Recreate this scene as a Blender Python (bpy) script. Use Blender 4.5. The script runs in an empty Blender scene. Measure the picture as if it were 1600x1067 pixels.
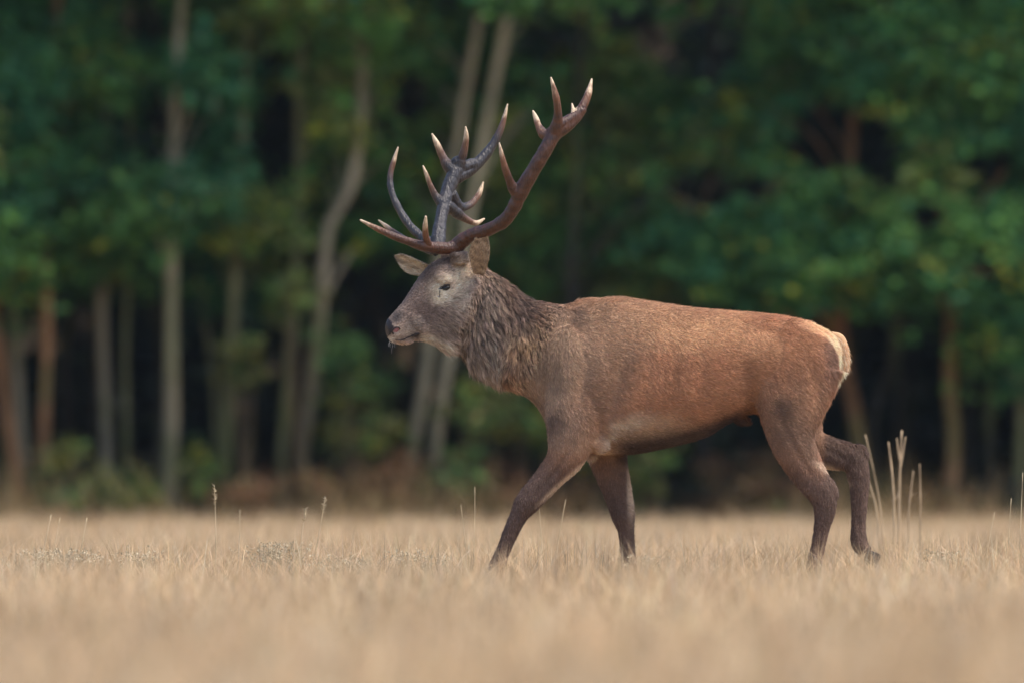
import bpy, math, random
import numpy as np
from mathutils import Vector, kdtree

RNG = np.random.default_rng(7)
random.seed(7)
scene = bpy.context.scene
COL = scene.collection

# ------------------------------------------------------------------ camera
CAM_D, CAM_H, FPX, HZ = 40.0, 0.48, 16000.0, 738.0
cam_data = bpy.data.cameras.new('camera')
cam = bpy.data.objects.new('camera', cam_data)
COL.objects.link(cam)
cam.location = (0.0, -CAM_D, CAM_H)
cam.rotation_euler = (math.radians(90) + math.atan((HZ - 533.5) / FPX), 0, 0)
cam_data.sensor_width = 36.0
cam_data.lens = FPX / 1600 * 36.0
cam_data.clip_start = 0.5
cam_data.clip_end = 3000.0
cam_data.dof.use_dof = True
cam_data.dof.focus_distance = CAM_D - 0.12
cam_data.dof.aperture_fstop = 2.6
cam_data.dof.aperture_blades = 0
scene.camera = cam

# ------------------------------------------------------------------ sky and sun
SUN_EL, SUN_AZ = math.radians(60), math.radians(112)     # azimuth: from +Y (behind the stag) towards +X
world = bpy.data.worlds.new('World')
scene.world = world
world.use_nodes = True
wn = world.node_tree.nodes
bg = wn['Background']
sky = wn.new('ShaderNodeTexSky')
sky.sky_type = 'NISHITA'
sky.sun_disc = False
sky.sun_elevation = SUN_EL
sky.sun_rotation = SUN_AZ
sky.air_density = 1.0
sky.dust_density = 1.5
sky.ozone_density = 1.0
world.node_tree.links.new(sky.outputs[0], bg.inputs[0])
bg.inputs[1].default_value = 0.11
sun_data = bpy.data.lights.new('sun', 'SUN')
sun_data.energy = 2.2
sun_data.angle = math.radians(20)
sun_data.color = (1.0, 0.90, 0.78)
sun = bpy.data.objects.new('sun', sun_data)
COL.objects.link(sun)
sdir = Vector((math.sin(SUN_AZ) * math.cos(SUN_EL), math.cos(SUN_AZ) * math.cos(SUN_EL), math.sin(SUN_EL)))
sun.rotation_euler = sdir.to_track_quat('Z', 'Y').to_euler()
sun.location = sdir * 50

scene.view_settings.view_transform = 'Standard'
scene.view_settings.look = 'None'
scene.view_settings.exposure = 1.12
scene.view_settings.gamma = 1.0
scene.render.engine = 'CYCLES'
cy = scene.cycles
cy.use_denoising = True
try:
    cy.denoiser = 'OPENIMAGEDENOISE'
    cy.denoising_input_passes = 'RGB_ALBEDO_NORMAL'
except Exception:
    pass
cy.max_bounces = 4
cy.diffuse_bounces = 3
cy.glossy_bounces = 2
cy.transmission_bounces = 3
cy.transparent_max_bounces = 4
cy.sample_clamp_indirect = 6.0
try:
    scene.cycles_curves.shape = 'RIBBONS'
    scene.cycles_curves.subdivisions = 1
except Exception:
    pass

# ------------------------------------------------------------------ helpers
def srgb(r, g, b):
    f = lambda c: (c / 255 / 12.92) if c / 255 <= 0.04045 else ((c / 255 + 0.055) / 1.055) ** 2.4
    return np.array([f(r), f(g), f(b)])

S, GY = 400.0, 930.0                                   # pixels per metre at the stag, ground line
def D(px, py, y=0.0):                                  # a point on the stag's plane
    return np.array([(px - 800) / S, y, (GY - py) / S])

def F(px, py, d):                                      # a point at distance d from the camera
    k = d / FPX
    return np.array([(px - 800) * k, d - CAM_D, CAM_H + (HZ - py) * k])

def catmull(P, n):
    P = np.asarray(P, float)
    Q = np.vstack([2 * P[0] - P[1], P, 2 * P[-1] - P[-2]])
    out = []
    for i in range(len(P) - 1):
        p0, p1, p2, p3 = Q[i:i + 4]
        t = np.linspace(0, 1, n, endpoint=False)[:, None]
        out.append(0.5 * (2 * p1 + (p2 - p0) * t + (2 * p0 - 5 * p1 + 4 * p2 - p3) * t ** 2 + (3 * p1 - p0 - 3 * p2 + p3) * t ** 3))
    out.append(P[-1:])
    return np.vstack(out)

class MB:
    """collects vertices and faces"""
    def __init__(s): s.v, s.f, s.n = [], [], 0
    def add(s, verts, faces):
        verts = np.asarray(verts, float)
        s.f += [tuple(int(i) + s.n for i in f) for f in faces]
        s.v.append(verts); s.n += len(verts)
    def rings(s, R, cap=True):
        R = np.asarray(R, float); m, k = R.shape[:2]
        fs = []
        for i in range(m - 1):
            for j in range(k):
                j2 = (j + 1) % k
                fs.append((i * k + j, i * k + j2, (i + 1) * k + j2, (i + 1) * k + j))
        V = R.reshape(-1, 3)
        if cap:
            V = np.vstack([V, R[0].mean(0), R[-1].mean(0)])
            a, b = m * k, m * k + 1
            for j in range(k):
                fs.append(((j + 1) % k, j, a)); fs.append(((m - 1) * k + j, (m - 1) * k + (j + 1) % k, b))
        s.add(V, fs)
    def tube(s, pts, rad, k=10, cap=True, ry=None):
        pts = np.asarray(pts, float); rad = np.broadcast_to(np.asarray(rad, float), (len(pts),))
        tg = np.gradient(pts, axis=0); tg /= np.linalg.norm(tg, axis=1)[:, None] + 1e-9
        ref = np.array([0.0, 1.0, 0.0]) if abs(tg[0][1]) < 0.9 else np.array([1.0, 0, 0])
        a = np.linspace(0, 2 * np.pi, k, endpoint=False)
        R = []
        u = np.cross(tg[0], ref); u /= np.linalg.norm(u)
        for i in range(len(pts)):
            u = u - tg[i] * (u @ tg[i]); u /= np.linalg.norm(u) + 1e-9
            w = np.cross(tg[i], u)
            R.append(pts[i] + rad[i] * (np.cos(a)[:, None] * u + np.sin(a)[:, None] * w))
        s.rings(R, cap)
    def ellipsoid(s, c, r, ang=0.0, nu=20, nv=14):
        th = np.linspace(0, np.pi, nv + 1)[1:-1]; ph = np.linspace(0, 2 * np.pi, nu, endpoint=False)
        ca, sa = math.cos(ang), math.sin(ang)
        R = []
        for t in th:
            x = r[0] * np.sin(t) * np.cos(ph); y = r[1] * np.sin(t) * np.sin(ph); z = np.full(nu, r[2] * math.cos(t))
            R.append(np.stack([c[0] + x * ca + z * sa, c[1] + y, c[2] - x * sa + z * ca], 1))
        s.rings(R)
    def mesh(s, name):
        me = bpy.data.meshes.new(name)
        me.from_pydata(np.vstack(s.v).tolist(), [], s.f)
        me.update()
        return me

def fast_mesh(name, V, F_, colors=None, smooth=False):
    """V (n,3); F_ (m,3) or (m,4); colors per vertex"""
    me = bpy.data.meshes.new(name)
    V = np.ascontiguousarray(V, np.float32); F_ = np.ascontiguousarray(F_, np.int32)
    k = F_.shape[1]
    me.vertices.add(len(V)); me.vertices.foreach_set('co', V.ravel())
    me.loops.add(F_.size); me.loops.foreach_set('vertex_index', F_.ravel())
    me.polygons.add(len(F_))
    me.polygons.foreach_set('loop_start', np.arange(0, F_.size, k, dtype=np.int32))
    try: me.polygons.foreach_set('loop_total', np.full(len(F_), k, np.int32))
    except Exception: pass
    if colors is not None: set_col(me, colors)
    me.update(calc_edges=True)
    me.polygons.foreach_set('use_smooth', np.full(len(F_), smooth))
    return me

def set_col(me, C, name='col'):
    a = me.attributes.get(name) or me.attributes.new(name, 'FLOAT_COLOR', 'POINT')
    C4 = np.ones((len(C), 4), np.float32); C4[:, :3] = C
    a.data.foreach_set('color', C4.ravel())

def add_obj(name, me, mat=None, parent=None, smooth=None):
    o = bpy.data.objects.new(name, me)
    COL.objects.link(o)
    if mat is not None: me.materials.append(mat)
    if parent is not None: o.parent = parent
    if smooth: me.polygons.foreach_set('use_smooth', np.full(len(me.polygons), True))
    return o

def tag(o, label=None, cat=None, group=None, kind=None):
    for k, v in (('label', label), ('category', cat), ('group', group), ('kind', kind)):
        if v: o[k] = v
    return o

def empty(name, loc):
    o = bpy.data.objects.new(name, None); COL.objects.link(o); o.location = loc
    o.empty_display_size = 0.1
    return o

def noise3(P, scale, seed=0, oct=3):
    """smooth pseudo noise from sums of sines, about -1..1"""
    r = np.random.default_rng(seed); out = np.zeros(len(P)); amp = 1.0; tot = 0
    for o in range(oct):
        for k in range(5):
            w = r.normal(size=3); w /= np.linalg.norm(w)
            out += amp * np.sin(P @ (w * scale * 6.283 * (0.6 + 0.8 * r.random())) + r.random() * 6.283)
        tot += amp * 1.6; amp *= 0.55; scale *= 2.1
    return out / tot

def sstep(a, b, x):
    t = np.clip((x - a) / (b - a), 0, 1); return t * t * (3 - 2 * t)

# ------------------------------------------------------------------ materials
def new_mat(name):
    m = bpy.data.materials.new(name); m.use_nodes = True
    nt = m.node_tree; b = nt.nodes['Principled BSDF']
    return m, nt, b

def attr_mat(name, rough=0.8, spec=0.3, translucent=0.0, bump=0.0, bscale=40, attr='col'):
    m, nt, b = new_mat(name)
    a = nt.nodes.new('ShaderNodeAttribute'); a.attribute_name = attr
    nt.links.new(a.outputs['Color'], b.inputs['Base Color'])
    b.inputs['Roughness'].default_value = rough
    b.inputs['Specular IOR Level'].default_value = spec
    if bump:
        t = nt.nodes.new('ShaderNodeTexNoise'); t.inputs['Scale'].default_value = bscale; t.inputs['Detail'].default_value = 6
        tc = nt.nodes.new('ShaderNodeTexCoord'); nt.links.new(tc.outputs['Object'], t.inputs['Vector'])
        bp = nt.nodes.new('ShaderNodeBump'); bp.inputs['Strength'].default_value = bump; bp.inputs['Distance'].default_value = 0.02
        nt.links.new(t.outputs['Fac'], bp.inputs['Height']); nt.links.new(bp.outputs['Normal'], b.inputs['Normal'])
    if translucent:
        tr = nt.nodes.new('ShaderNodeBsdfTranslucent'); nt.links.new(a.outputs['Color'], tr.inputs['Color'])
        mx = nt.nodes.new('ShaderNodeMixShader'); mx.inputs[0].default_value = translucent
        nt.links.new(b.outputs[0], mx.inputs[1]); nt.links.new(tr.outputs[0], mx.inputs[2])
        nt.links.new(mx.outputs[0], nt.nodes['Material Output'].inputs['Surface'])
    return m

def plain_mat(name, col, rough=0.6, spec=0.4, coat=0.0):
    m, nt, b = new_mat(name)
    n = nt.nodes.new('ShaderNodeTexNoise'); n.inputs['Scale'].default_value = 60; n.inputs['Detail'].default_value = 4
    tc = nt.nodes.new('ShaderNodeTexCoord'); nt.links.new(tc.outputs['Object'], n.inputs['Vector'])
    r = nt.nodes.new('ShaderNodeMapRange'); r.inputs['To Min'].default_value = 0.75; r.inputs['To Max'].default_value = 1.2
    nt.links.new(n.outputs['Fac'], r.inputs['Value'])
    mx = nt.nodes.new('ShaderNodeMix'); mx.data_type = 'RGBA'; mx.blend_type = 'MULTIPLY'; mx.inputs['Factor'].default_value = 1
    mx.inputs['A'].default_value = (*col, 1)
    nt.links.new(r.outputs['Result'], mx.inputs['B'])
    nt.links.new(mx.outputs['Result'], b.inputs['Base Color'])
    b.inputs['Roughness'].default_value = rough
    b.inputs['Specular IOR Level'].default_value = spec
    b.inputs['Coat Weight'].default_value = coat
    b.inputs['Coat Roughness'].default_value = 0.1
    return m

M_SKIN = attr_mat('stag_skin', 0.85, 0.15, bump=0.4, bscale=120)
M_FUR = attr_mat('stag_fur', 0.62, 0.35)
M_ANTLER = attr_mat('antler_bone', 0.4, 0.6, bump=0.45, bscale=60)
_nt = M_ANTLER.node_tree
_n = [x for x in _nt.nodes if x.type == 'TEX_NOISE'][0]; _tc = [x for x in _nt.nodes if x.type == 'TEX_COORD'][0]
_mp = _nt.nodes.new('ShaderNodeMapping'); _mp.inputs['Scale'].default_value = (2.6, 2.6, .45); _mp.inputs['Rotation'].default_value = (0, .35, 0)
_nt.links.new(_tc.outputs['Object'], _mp.inputs['Vector']); _nt.links.new(_mp.outputs['Vector'], _n.inputs['Vector'])
_rr = _nt.nodes.new('ShaderNodeMapRange'); _rr.inputs['To Min'].default_value = .22; _rr.inputs['To Max'].default_value = .6
_nt.links.new(_n.outputs['Fac'], _rr.inputs['Value']); _nt.links.new(_rr.outputs['Result'], _nt.nodes['Principled BSDF'].inputs['Roughness'])
M_BARK = attr_mat('bark', 0.9, 0.15, bump=0.8, bscale=25)
M_LEAF = attr_mat('leaf', 0.55, 0.3, translucent=0.3)
M_GRASS = attr_mat('dry_grass', 0.75, 0.2, translucent=0.25)
M_STALK = attr_mat('dead_stalk', 0.85, 0.2)

# ------------------------------------------------------------------ ground
def ground_sheet(name, x0, x1, y0, y1, z, c1, c2, c3):
    nx, ny = 60, 90
    xs = np.linspace(x0, x1, nx); ys = np.linspace(y0, y1, ny)
    X, Y = np.meshgrid(xs, ys); P = np.stack([X.ravel(), Y.ravel(), np.full(X.size, z)], 1)
    q = np.arange(nx * ny).reshape(ny, nx)
    Q = np.stack([q[:-1, :-1].ravel(), q[:-1, 1:].ravel(), q[1:, 1:].ravel(), q[1:, :-1].ravel()], 1)
    me = fast_mesh(name, P, Q, smooth=True)
    m, nt, b = new_mat(name + '_soil')
    n1 = nt.nodes.new('ShaderNodeTexNoise'); n1.inputs['Scale'].default_value = 3.0; n1.inputs['Detail'].default_value = 8
    tc = nt.nodes.new('ShaderNodeTexCoord'); nt.links.new(tc.outputs['Object'], n1.inputs['Vector'])
    cr = nt.nodes.new('ShaderNodeValToRGB')
    cr.color_ramp.elements[0].color = (*c1, 1); cr.color_ramp.elements[0].position = 0.3
    cr.color_ramp.elements[1].color = (*c2, 1); cr.color_ramp.elements[1].position = 0.7
    e = cr.color_ramp.elements.new(0.5); e.color = (*c3, 1)
    nt.links.new(n1.outputs['Fac'], cr.inputs['Fac']); nt.links.new(cr.outputs['Color'], b.inputs['Base Color'])
    b.inputs['Roughness'].default_value = 0.95; b.inputs['Specular IOR Level'].default_value = 0.1
    n2 = nt.nodes.new('ShaderNodeTexNoise'); n2.inputs['Scale'].default_value = 40; n2.inputs['Detail'].default_value = 5
    nt.links.new(tc.outputs['Object'], n2.inputs['Vector'])
    bp = nt.nodes.new('ShaderNodeBump'); bp.inputs['Strength'].default_value = 0.7; bp.inputs['Distance'].default_value = 0.03
    nt.links.new(n2.outputs['Fac'], bp.inputs['Height']); nt.links.new(bp.outputs['Normal'], b.inputs['Normal'])
    o = add_obj(name, me, m); o['kind'] = 'structure'
    return o

ground_sheet('field_ground', -400, 400, -400, 400, 0.0, (0.20, 0.14, 0.08), (0.40, 0.30, 0.19), (0.30, 0.22, 0.13))
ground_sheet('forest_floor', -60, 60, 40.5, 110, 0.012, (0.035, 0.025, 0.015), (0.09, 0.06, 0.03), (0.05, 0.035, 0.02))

# added slope behind the trees, closing off sky that showed through gaps
hx = np.linspace(-200, 200, 41); hy = np.linspace(69, 200, 30)
HX, HY = np.meshgrid(hx, hy); HZm = np.minimum(34, (HY - 69) * .55) + .6 * np.sin(HX * .2) * (HY > 72) - .05
hq = np.arange(HX.size).reshape(HX.shape)
hill = add_obj('backing_slope', fast_mesh('backing_slope', np.stack([HX.ravel(), HY.ravel(), HZm.ravel()], 1), np.stack([hq[:-1, :-1].ravel(), hq[:-1, 1:].ravel(), hq[1:, 1:].ravel(), hq[1:, :-1].ravel()], 1), smooth=True), bpy.data.materials['forest_floor_soil'])
hill['kind'] = 'structure'

# ================================================================== THE STAG
stag = empty('red_deer_stag', D(1050, GY, 0))
tag(stag, 'large reddish brown red deer stag with branching antlers walking through the dry grass', 'deer')
STAG_LOC = np.array(stag.location)
YAW = math.radians(19); PIV = D(742, 440)

def ring_tb(T, B, y, w, f, e=1.0, n=36):
    """egg shaped section between top T and bottom B, widest at fraction f from B"""
    T, B = np.asarray(T), np.asarray(B); L = np.linalg.norm(T - B); up = (T - B) / L
    a = np.linspace(0, 2 * np.pi, n, endpoint=False)
    ca, sa = np.cos(a), np.sin(a)
    ca = np.sign(ca) * np.abs(ca) ** e
    sv = np.where(sa > 0, (1 - f) * L * sa, f * L * sa)
    P = B + up * f * L
    return P[None] + sv[:, None] * up + np.stack([np.zeros(n), y + w * ca, np.zeros(n)], 1)

def loft_tb(mb, rows, sub=5, y=0.0):
    C = catmull(rows, sub)
    mb.rings([ring_tb(D(r[0], r[1]), D(r[2], r[3]), y, r[4], np.clip(r[5], .2, .8)) for r in C])

def leg(mb, rows, sub=5, n=24):
    """rows: px, py, y, half width in the side view, half width across"""
    C = catmull(rows, sub)
    pts = np.array([D(r[0], r[1], r[2]) for r in C])
    tg = np.gradient(pts, axis=0); tg[:, 1] = 0; tg /= np.linalg.norm(tg, axis=1)[:, None]
    a = np.linspace(0, 2 * np.pi, n, endpoint=False)
    R = []
    for p, t, r in zip(pts, tg, C):
        u = np.array([-t[2], 0, t[0]])
        R.append(p + np.cos(a)[:, None] * u * r[3] + np.sin(a)[:, None] * np.array([0, 1, 0]) * r[4])
    mb.rings(R)

mb = MB()
# trunk: Tx, Ty, Bx, By, half width, widest fraction
loft_tb(mb, [
    (838, 471, 792, 600, .100, .50), (868, 476, 828, 622, .124, .48), (898, 475, 854, 654, .156, .46),
    (928, 468, 880, 692, .185, .45), (965, 465, 930, 708, .200, .46), (1010, 471, 990, 709, .212, .47),
    (1060, 479, 1050, 697, .220, .48), (1105, 484, 1100, 683, .220, .50), (1140, 487, 1136, 662, .214, .52), (1180, 490, 1176, 646, .200, .54),
    (1220, 494, 1218, 650, .190, .56), (1258, 502, 1250, 665, .182, .58), (1287, 514, 1277, 650, .158, .58),
    (1304, 527, 1297, 618, .115, .55), (1313, 545, 1309, 588, .06, .5)])
# neck
loft_tb(mb, [
    (735, 412, 692, 526, .066, .5), (756, 420, 708, 538, .078, .5), (774, 430, 724, 554, .086, .5),
    (795, 446, 740, 575, .095, .5), (820, 464, 766, 590, .106, .48), (848, 475, 802, 606, .125, .46),
    (888, 476, 838, 632, .150, .45), (925, 470, 860, 672, .178, .45)])
# withers, shoulder, haunch, belly fold
mb.ellipsoid(D(938, 505, 0), (.17, .075, .095), 0.1)
for sy in (-1, 1):
    mb.ellipsoid(D(900, 600, sy * .118), (.12, .075, .235), -0.22)
    mb.ellipsoid(D(905, 668, sy * .115), (.095, .068, .10), 0.4)
    mb.ellipsoid(D(1238, 585, sy * .115), (.175, .085, .215), 0.15)
    mb.ellipsoid(D(1205, 545, sy * .095), (.12, .07, .12), 0)
mb.ellipsoid(D(1150, 650, 0), (.06, .035, .026), 0.45)
NEARF = [(908, 590, -.125, .14, .06), (898, 650, -.13, .115, .07), (886, 708, -.13, .078, .058), (860, 743, -.128, .056, .044),
         (825, 783, -.122, .049, .043), (811, 804, -.12, .035, .032), (799, 829, -.117, .030, .026), (786, 860, -.112, .027, .024), (773, 892, -.108, .032, .03), (765, 909, -.106, .029, .03)]
FARF = [(925, 600, .125, .14, .06), (938, 665, .13, .10, .066), (954, 730, .125, .070, .052), (966, 772, .12, .054, .04),
        (974, 806, .115, .045, .041), (978, 828, .112, .031, .029), (980, 850, .11, .028, .025), (982, 875, .11, .027, .024), (983, 897, .11, .033, .03), (978, 912, .11, .029, .03)]
NEARH = [(1245, 570, -.12, .18, .07), (1236, 635, -.135, .135, .07), (1237, 690, -.135, .088, .056), (1259, 735, -.13, .071, .042),
         (1283, 772, -.125, .055, .036), (1287, 797, -.122, .042, .032), (1282, 826, -.12, .030, .026), (1275, 862, -.118, .027, .024), (1268, 894, -.118, .032, .03), (1261, 911, -.118, .029, .03)]
FARH = [(1245, 590, .12, .16, .07), (1240, 650, .13, .125, .07), (1262, 693, .135, .085, .055), (1298, 708, .13, .062, .044),
        (1333, 717, .125, .053, .036), (1343, 745, .122, .043, .032), (1344, 785, .12, .032, .027), (1343, 818, .12, .028, .025), (1344, 846, .12, .032, .03), (1353, 862, .12, .028, .029)]
for L in (NEARF, FARF, NEARH, FARH): leg(mb, L)
mb.ellipsoid(D(1295, 762, -.125), (.028, .022, .055), -0.45)       # point of hock
mb.ellipsoid(D(1346, 706, .125), (.026, .020, .040), -0.75)
mb.ellipsoid(D(930, 690, -.12), (.06, .035, .04), 0.5)         # elbow

# head, built straight and turned a little towards the viewer
hm = MB()
loft_tb(hm, [
    (604, 509, 607, 526, .020, .5), (607, 500, 611, 532, .032, .5), (616, 489, 623, 535, .038, .48), (630, 473, 640, 533, .041, .46),
    (643, 453, 660, 533, .045, .48), (654, 436, 680, 538, .056, .55), (666, 421, 699, 548, .074, .62), (680, 409, 714, 549, .081, .62),
    (697, 403, 730, 548, .083, .60), (718, 404, 746, 546, .082, .55), (742, 412, 762, 546, .078, .5)], sub=6)
for sy in (-1, 1):
    hm.ellipsoid(D(684, 438, sy * .060), (.036, .024, .024), 0.5)      # brow
    hm.ellipsoid(D(704, 495, sy * .038), (.068, .040, .066), 0.6)       # jaw muscle
    hm.ellipsoid(D(648, 505, sy * .028), (.06, .022, .03), 0.75)       # cheek
    hm.ellipsoid(D(617, 513, sy * .022), (.026, .018, .026), 0.6)      # nostril wing
    hm.tube([D(711, 412, sy * .052), D(709, 396, sy * .056)], [.036, .030], 14)  # pedicle
hm.ellipsoid(D(627, 532, 0), (.045, .025, .015), 0.08)                 # lower lip and chin
def turn(V):
    V = np.array(V, float); d = V - PIV
    d[..., 0] /= math.cos(YAW)
    ca, sa = math.cos(YAW), math.sin(YAW)
    x = d[..., 0] * ca - d[..., 1] * sa; y = d[..., 0] * sa + d[..., 1] * ca
    out = d.copy(); out[..., 0], out[..., 1] = x, y
    return out + PIV
NECK_N = len(mb.v)
for v in hm.v: mb.v.append(turn(v))
mb.f += [tuple(i + mb.n for i in f) for f in hm.f]; mb.n += hm.n

def remeshed(mb, voxel, iters, lam=0.5, mu=-0.52, keep=None):
    me = mb.mesh('tmp'); o = bpy.data.objects.new('tmp', me); COL.objects.link(o)
    m = o.modifiers.new('r', 'REMESH'); m.mode = 'VOXEL'; m.voxel_size = voxel
    dg = bpy.context.evaluated_depsgraph_get(); ev = o.evaluated_get(dg); em = ev.to_mesh()
    V = np.empty(len(em.vertices) * 3, np.float32); em.vertices.foreach_get('co', V); V = V.reshape(-1, 3).astype(float)
    E = np.empty(len(em.edges) * 2, np.int32); em.edges.foreach_get('vertices', E); E = E.reshape(-1, 2)
    em.calc_loop_triangles()
    lt = np.empty(len(em.polygons), np.int32); em.polygons.foreach_get('loop_total', lt)
    li = np.empty(len(em.loops), np.int32); em.loops.foreach_get('vertex_index', li)
    Q = li.reshape(-1, 4) if np.all(lt == 4) else None
    if Q is None:
        T = np.empty(len(em.loop_triangles) * 3, np.int32); em.loop_triangles.foreach_get('vertices', T); Q = T.reshape(-1, 3)
    ev.to_mesh_clear(); bpy.data.objects.remove(o); bpy.data.meshes.remove(me)
    deg = np.bincount(E.ravel(), minlength=len(V)).astype(float)[:, None]
    w = np.ones((len(V), 1)) if keep is None else keep(V)[:, None]
    for it in range(iters * 2):
        A = np.zeros_like(V)
        for c in range(3):
            A[:, c] = np.bincount(E[:, 0], V[E[:, 1], c], len(V)) + np.bincount(E[:, 1], V[E[:, 0], c], len(V))
        A = A / deg - V
        V += w * A * (lam if it % 2 == 0 else mu)
    return V, Q, E

def vnormals(V, Q):
    n = np.cross(V[Q[:, 1]] - V[Q[:, 0]], V[Q[:, -1]] - V[Q[:, 0]])
    N = np.zeros_like(V)
    for k in range(Q.shape[1]):
        for c in range(3): N[:, c] += np.bincount(Q[:, k], n[:, c], len(V))
    return N / (np.linalg.norm(N, axis=1)[:, None] + 1e-12)

def body_keep(V):
    px = V[:, 0] * S + 800; py = GY - V[:, 2] * S
    w = np.ones(len(V))
    w *= 1 - 0.75 * (sstep(730, 690, px))
    w *= 1 - 0.6 * sstep(720, 780, py)
    return w
BV, BQ, BE = remeshed(mb, 0.0058, 26, keep=body_keep)
BN = vnormals(BV, BQ)

# creases and muscle edges: furrow behind the shoulder, before the haunch, down the shoulder blade, tendons
def furrow(pts, depth, width):
    global BV
    L = catmull([D(a, b) for a, b in pts], 10); L2 = L[:, [0, 2]]
    box = (BV[:, 0] > L2[:, 0].min() - .12) & (BV[:, 0] < L2[:, 0].max() + .12) & (BV[:, 2] > L2[:, 1].min() - .12) & (BV[:, 2] < L2[:, 1].max() + .12) & (np.abs(BN[:, 1]) > .25)
    idx = np.where(box)[0]
    if not len(idx): return
    d2 = ((BV[idx][:, None, [0, 2]] - L2[None]) ** 2).sum(2); k = d2.argmin(1); d = np.sqrt(d2[np.arange(len(idx)), k])
    e = np.sin(np.pi * np.clip((k + .5) / len(L), 0, 1)) ** .6
    BV[idx] -= BN[idx] * (depth * e * np.exp(-(d / width) ** 2))[:, None]
for pts, dep, wid in (([(985, 520), (970, 575), (952, 630), (940, 680)], .017, .036), ([(1160, 560), (1172, 605), (1182, 655)], .014, .036), ([(880, 510), (866, 570), (858, 640)], .008, .028),
                      ([(925, 560), (905, 610), (893, 660)], .007, .022), ([(1262, 560), (1275, 610), (1265, 670)], .007, .022), ([(1215, 640), (1235, 690), (1268, 745)], .006, .012),
                      ([(1010, 540), (1012, 590), (1000, 640)], .004, .02), ([(1050, 540), (1054, 590), (1046, 645)], .004, .02), ([(1092, 540), (1096, 590), (1090, 640)], .0035, .02),
                      ([(895, 690), (868, 735), (835, 775)], .006, .012), ([(806, 812), (792, 848), (778, 885)], .005, .007), ([(1284, 812), (1278, 850), (1270, 888)], .005, .007),
                      ([(978, 832), (981, 862), (983, 890)], .005, .007), ([(1344, 775), (1343, 812), (1344, 840)], .005, .007), ([(958, 735), (968, 775), (975, 800)], .005, .012), ([(1290, 700), (1318, 712), (1338, 728)], .005, .012)):
    furrow(pts, dep, wid)
BN = vnormals(BV, BQ)
# eye sockets, nostrils and mouth pressed into the head
EYE_L = turn(D(687, 451, -.078)); EYE_R = turn(D(687, 451, .078))
def nearest_surface(P):
    i = np.argmin(((BV - P) ** 2).sum(1)); return BV[i].copy(), BN[i].copy()
eyes = []
for E_ in (EYE_L, EYE_R):
    p, n = nearest_surface(E_); eyes.append((p, n))
    d = np.linalg.norm(BV - p, axis=1)
    BV -= n[None] * (0.008 * np.exp(-(d / .016) ** 2))[:, None]
    BV += n[None] * (0.004 * np.exp(-((d - .026) / .008) ** 2))[:, None] * (BV[:, 2:3] > p[2])
nost = []
for sy in (-1, 1):
    p, n = nearest_surface(turn(D(614, 517, sy * .045))); nost.append((p, n))
    d = np.linalg.norm(BV - p, axis=1)
    BV -= n[None] * (0.010 * np.exp(-(d / .009) ** 2))[:, None]
# mouth groove
mouth_pts = {}
for sy in (-1, 1):
    line = [turn(D(a, b, sy * c)) for a, b, c in ((613, 534, .03), (624, 534, .036), (637, 531, .042), (650, 526, .047))]
    line = [nearest_surface(q) for q in line]; mouth_pts[sy] = line
    dense = catmull([q[0] for q in line], 8)
    for q in dense[::2]:
        d = np.linalg.norm(BV - q, axis=1); BV -= BN * (0.0022 * np.exp(-(d / .005) ** 2))[:, None]
BN = vnormals(BV, BQ)

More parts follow.
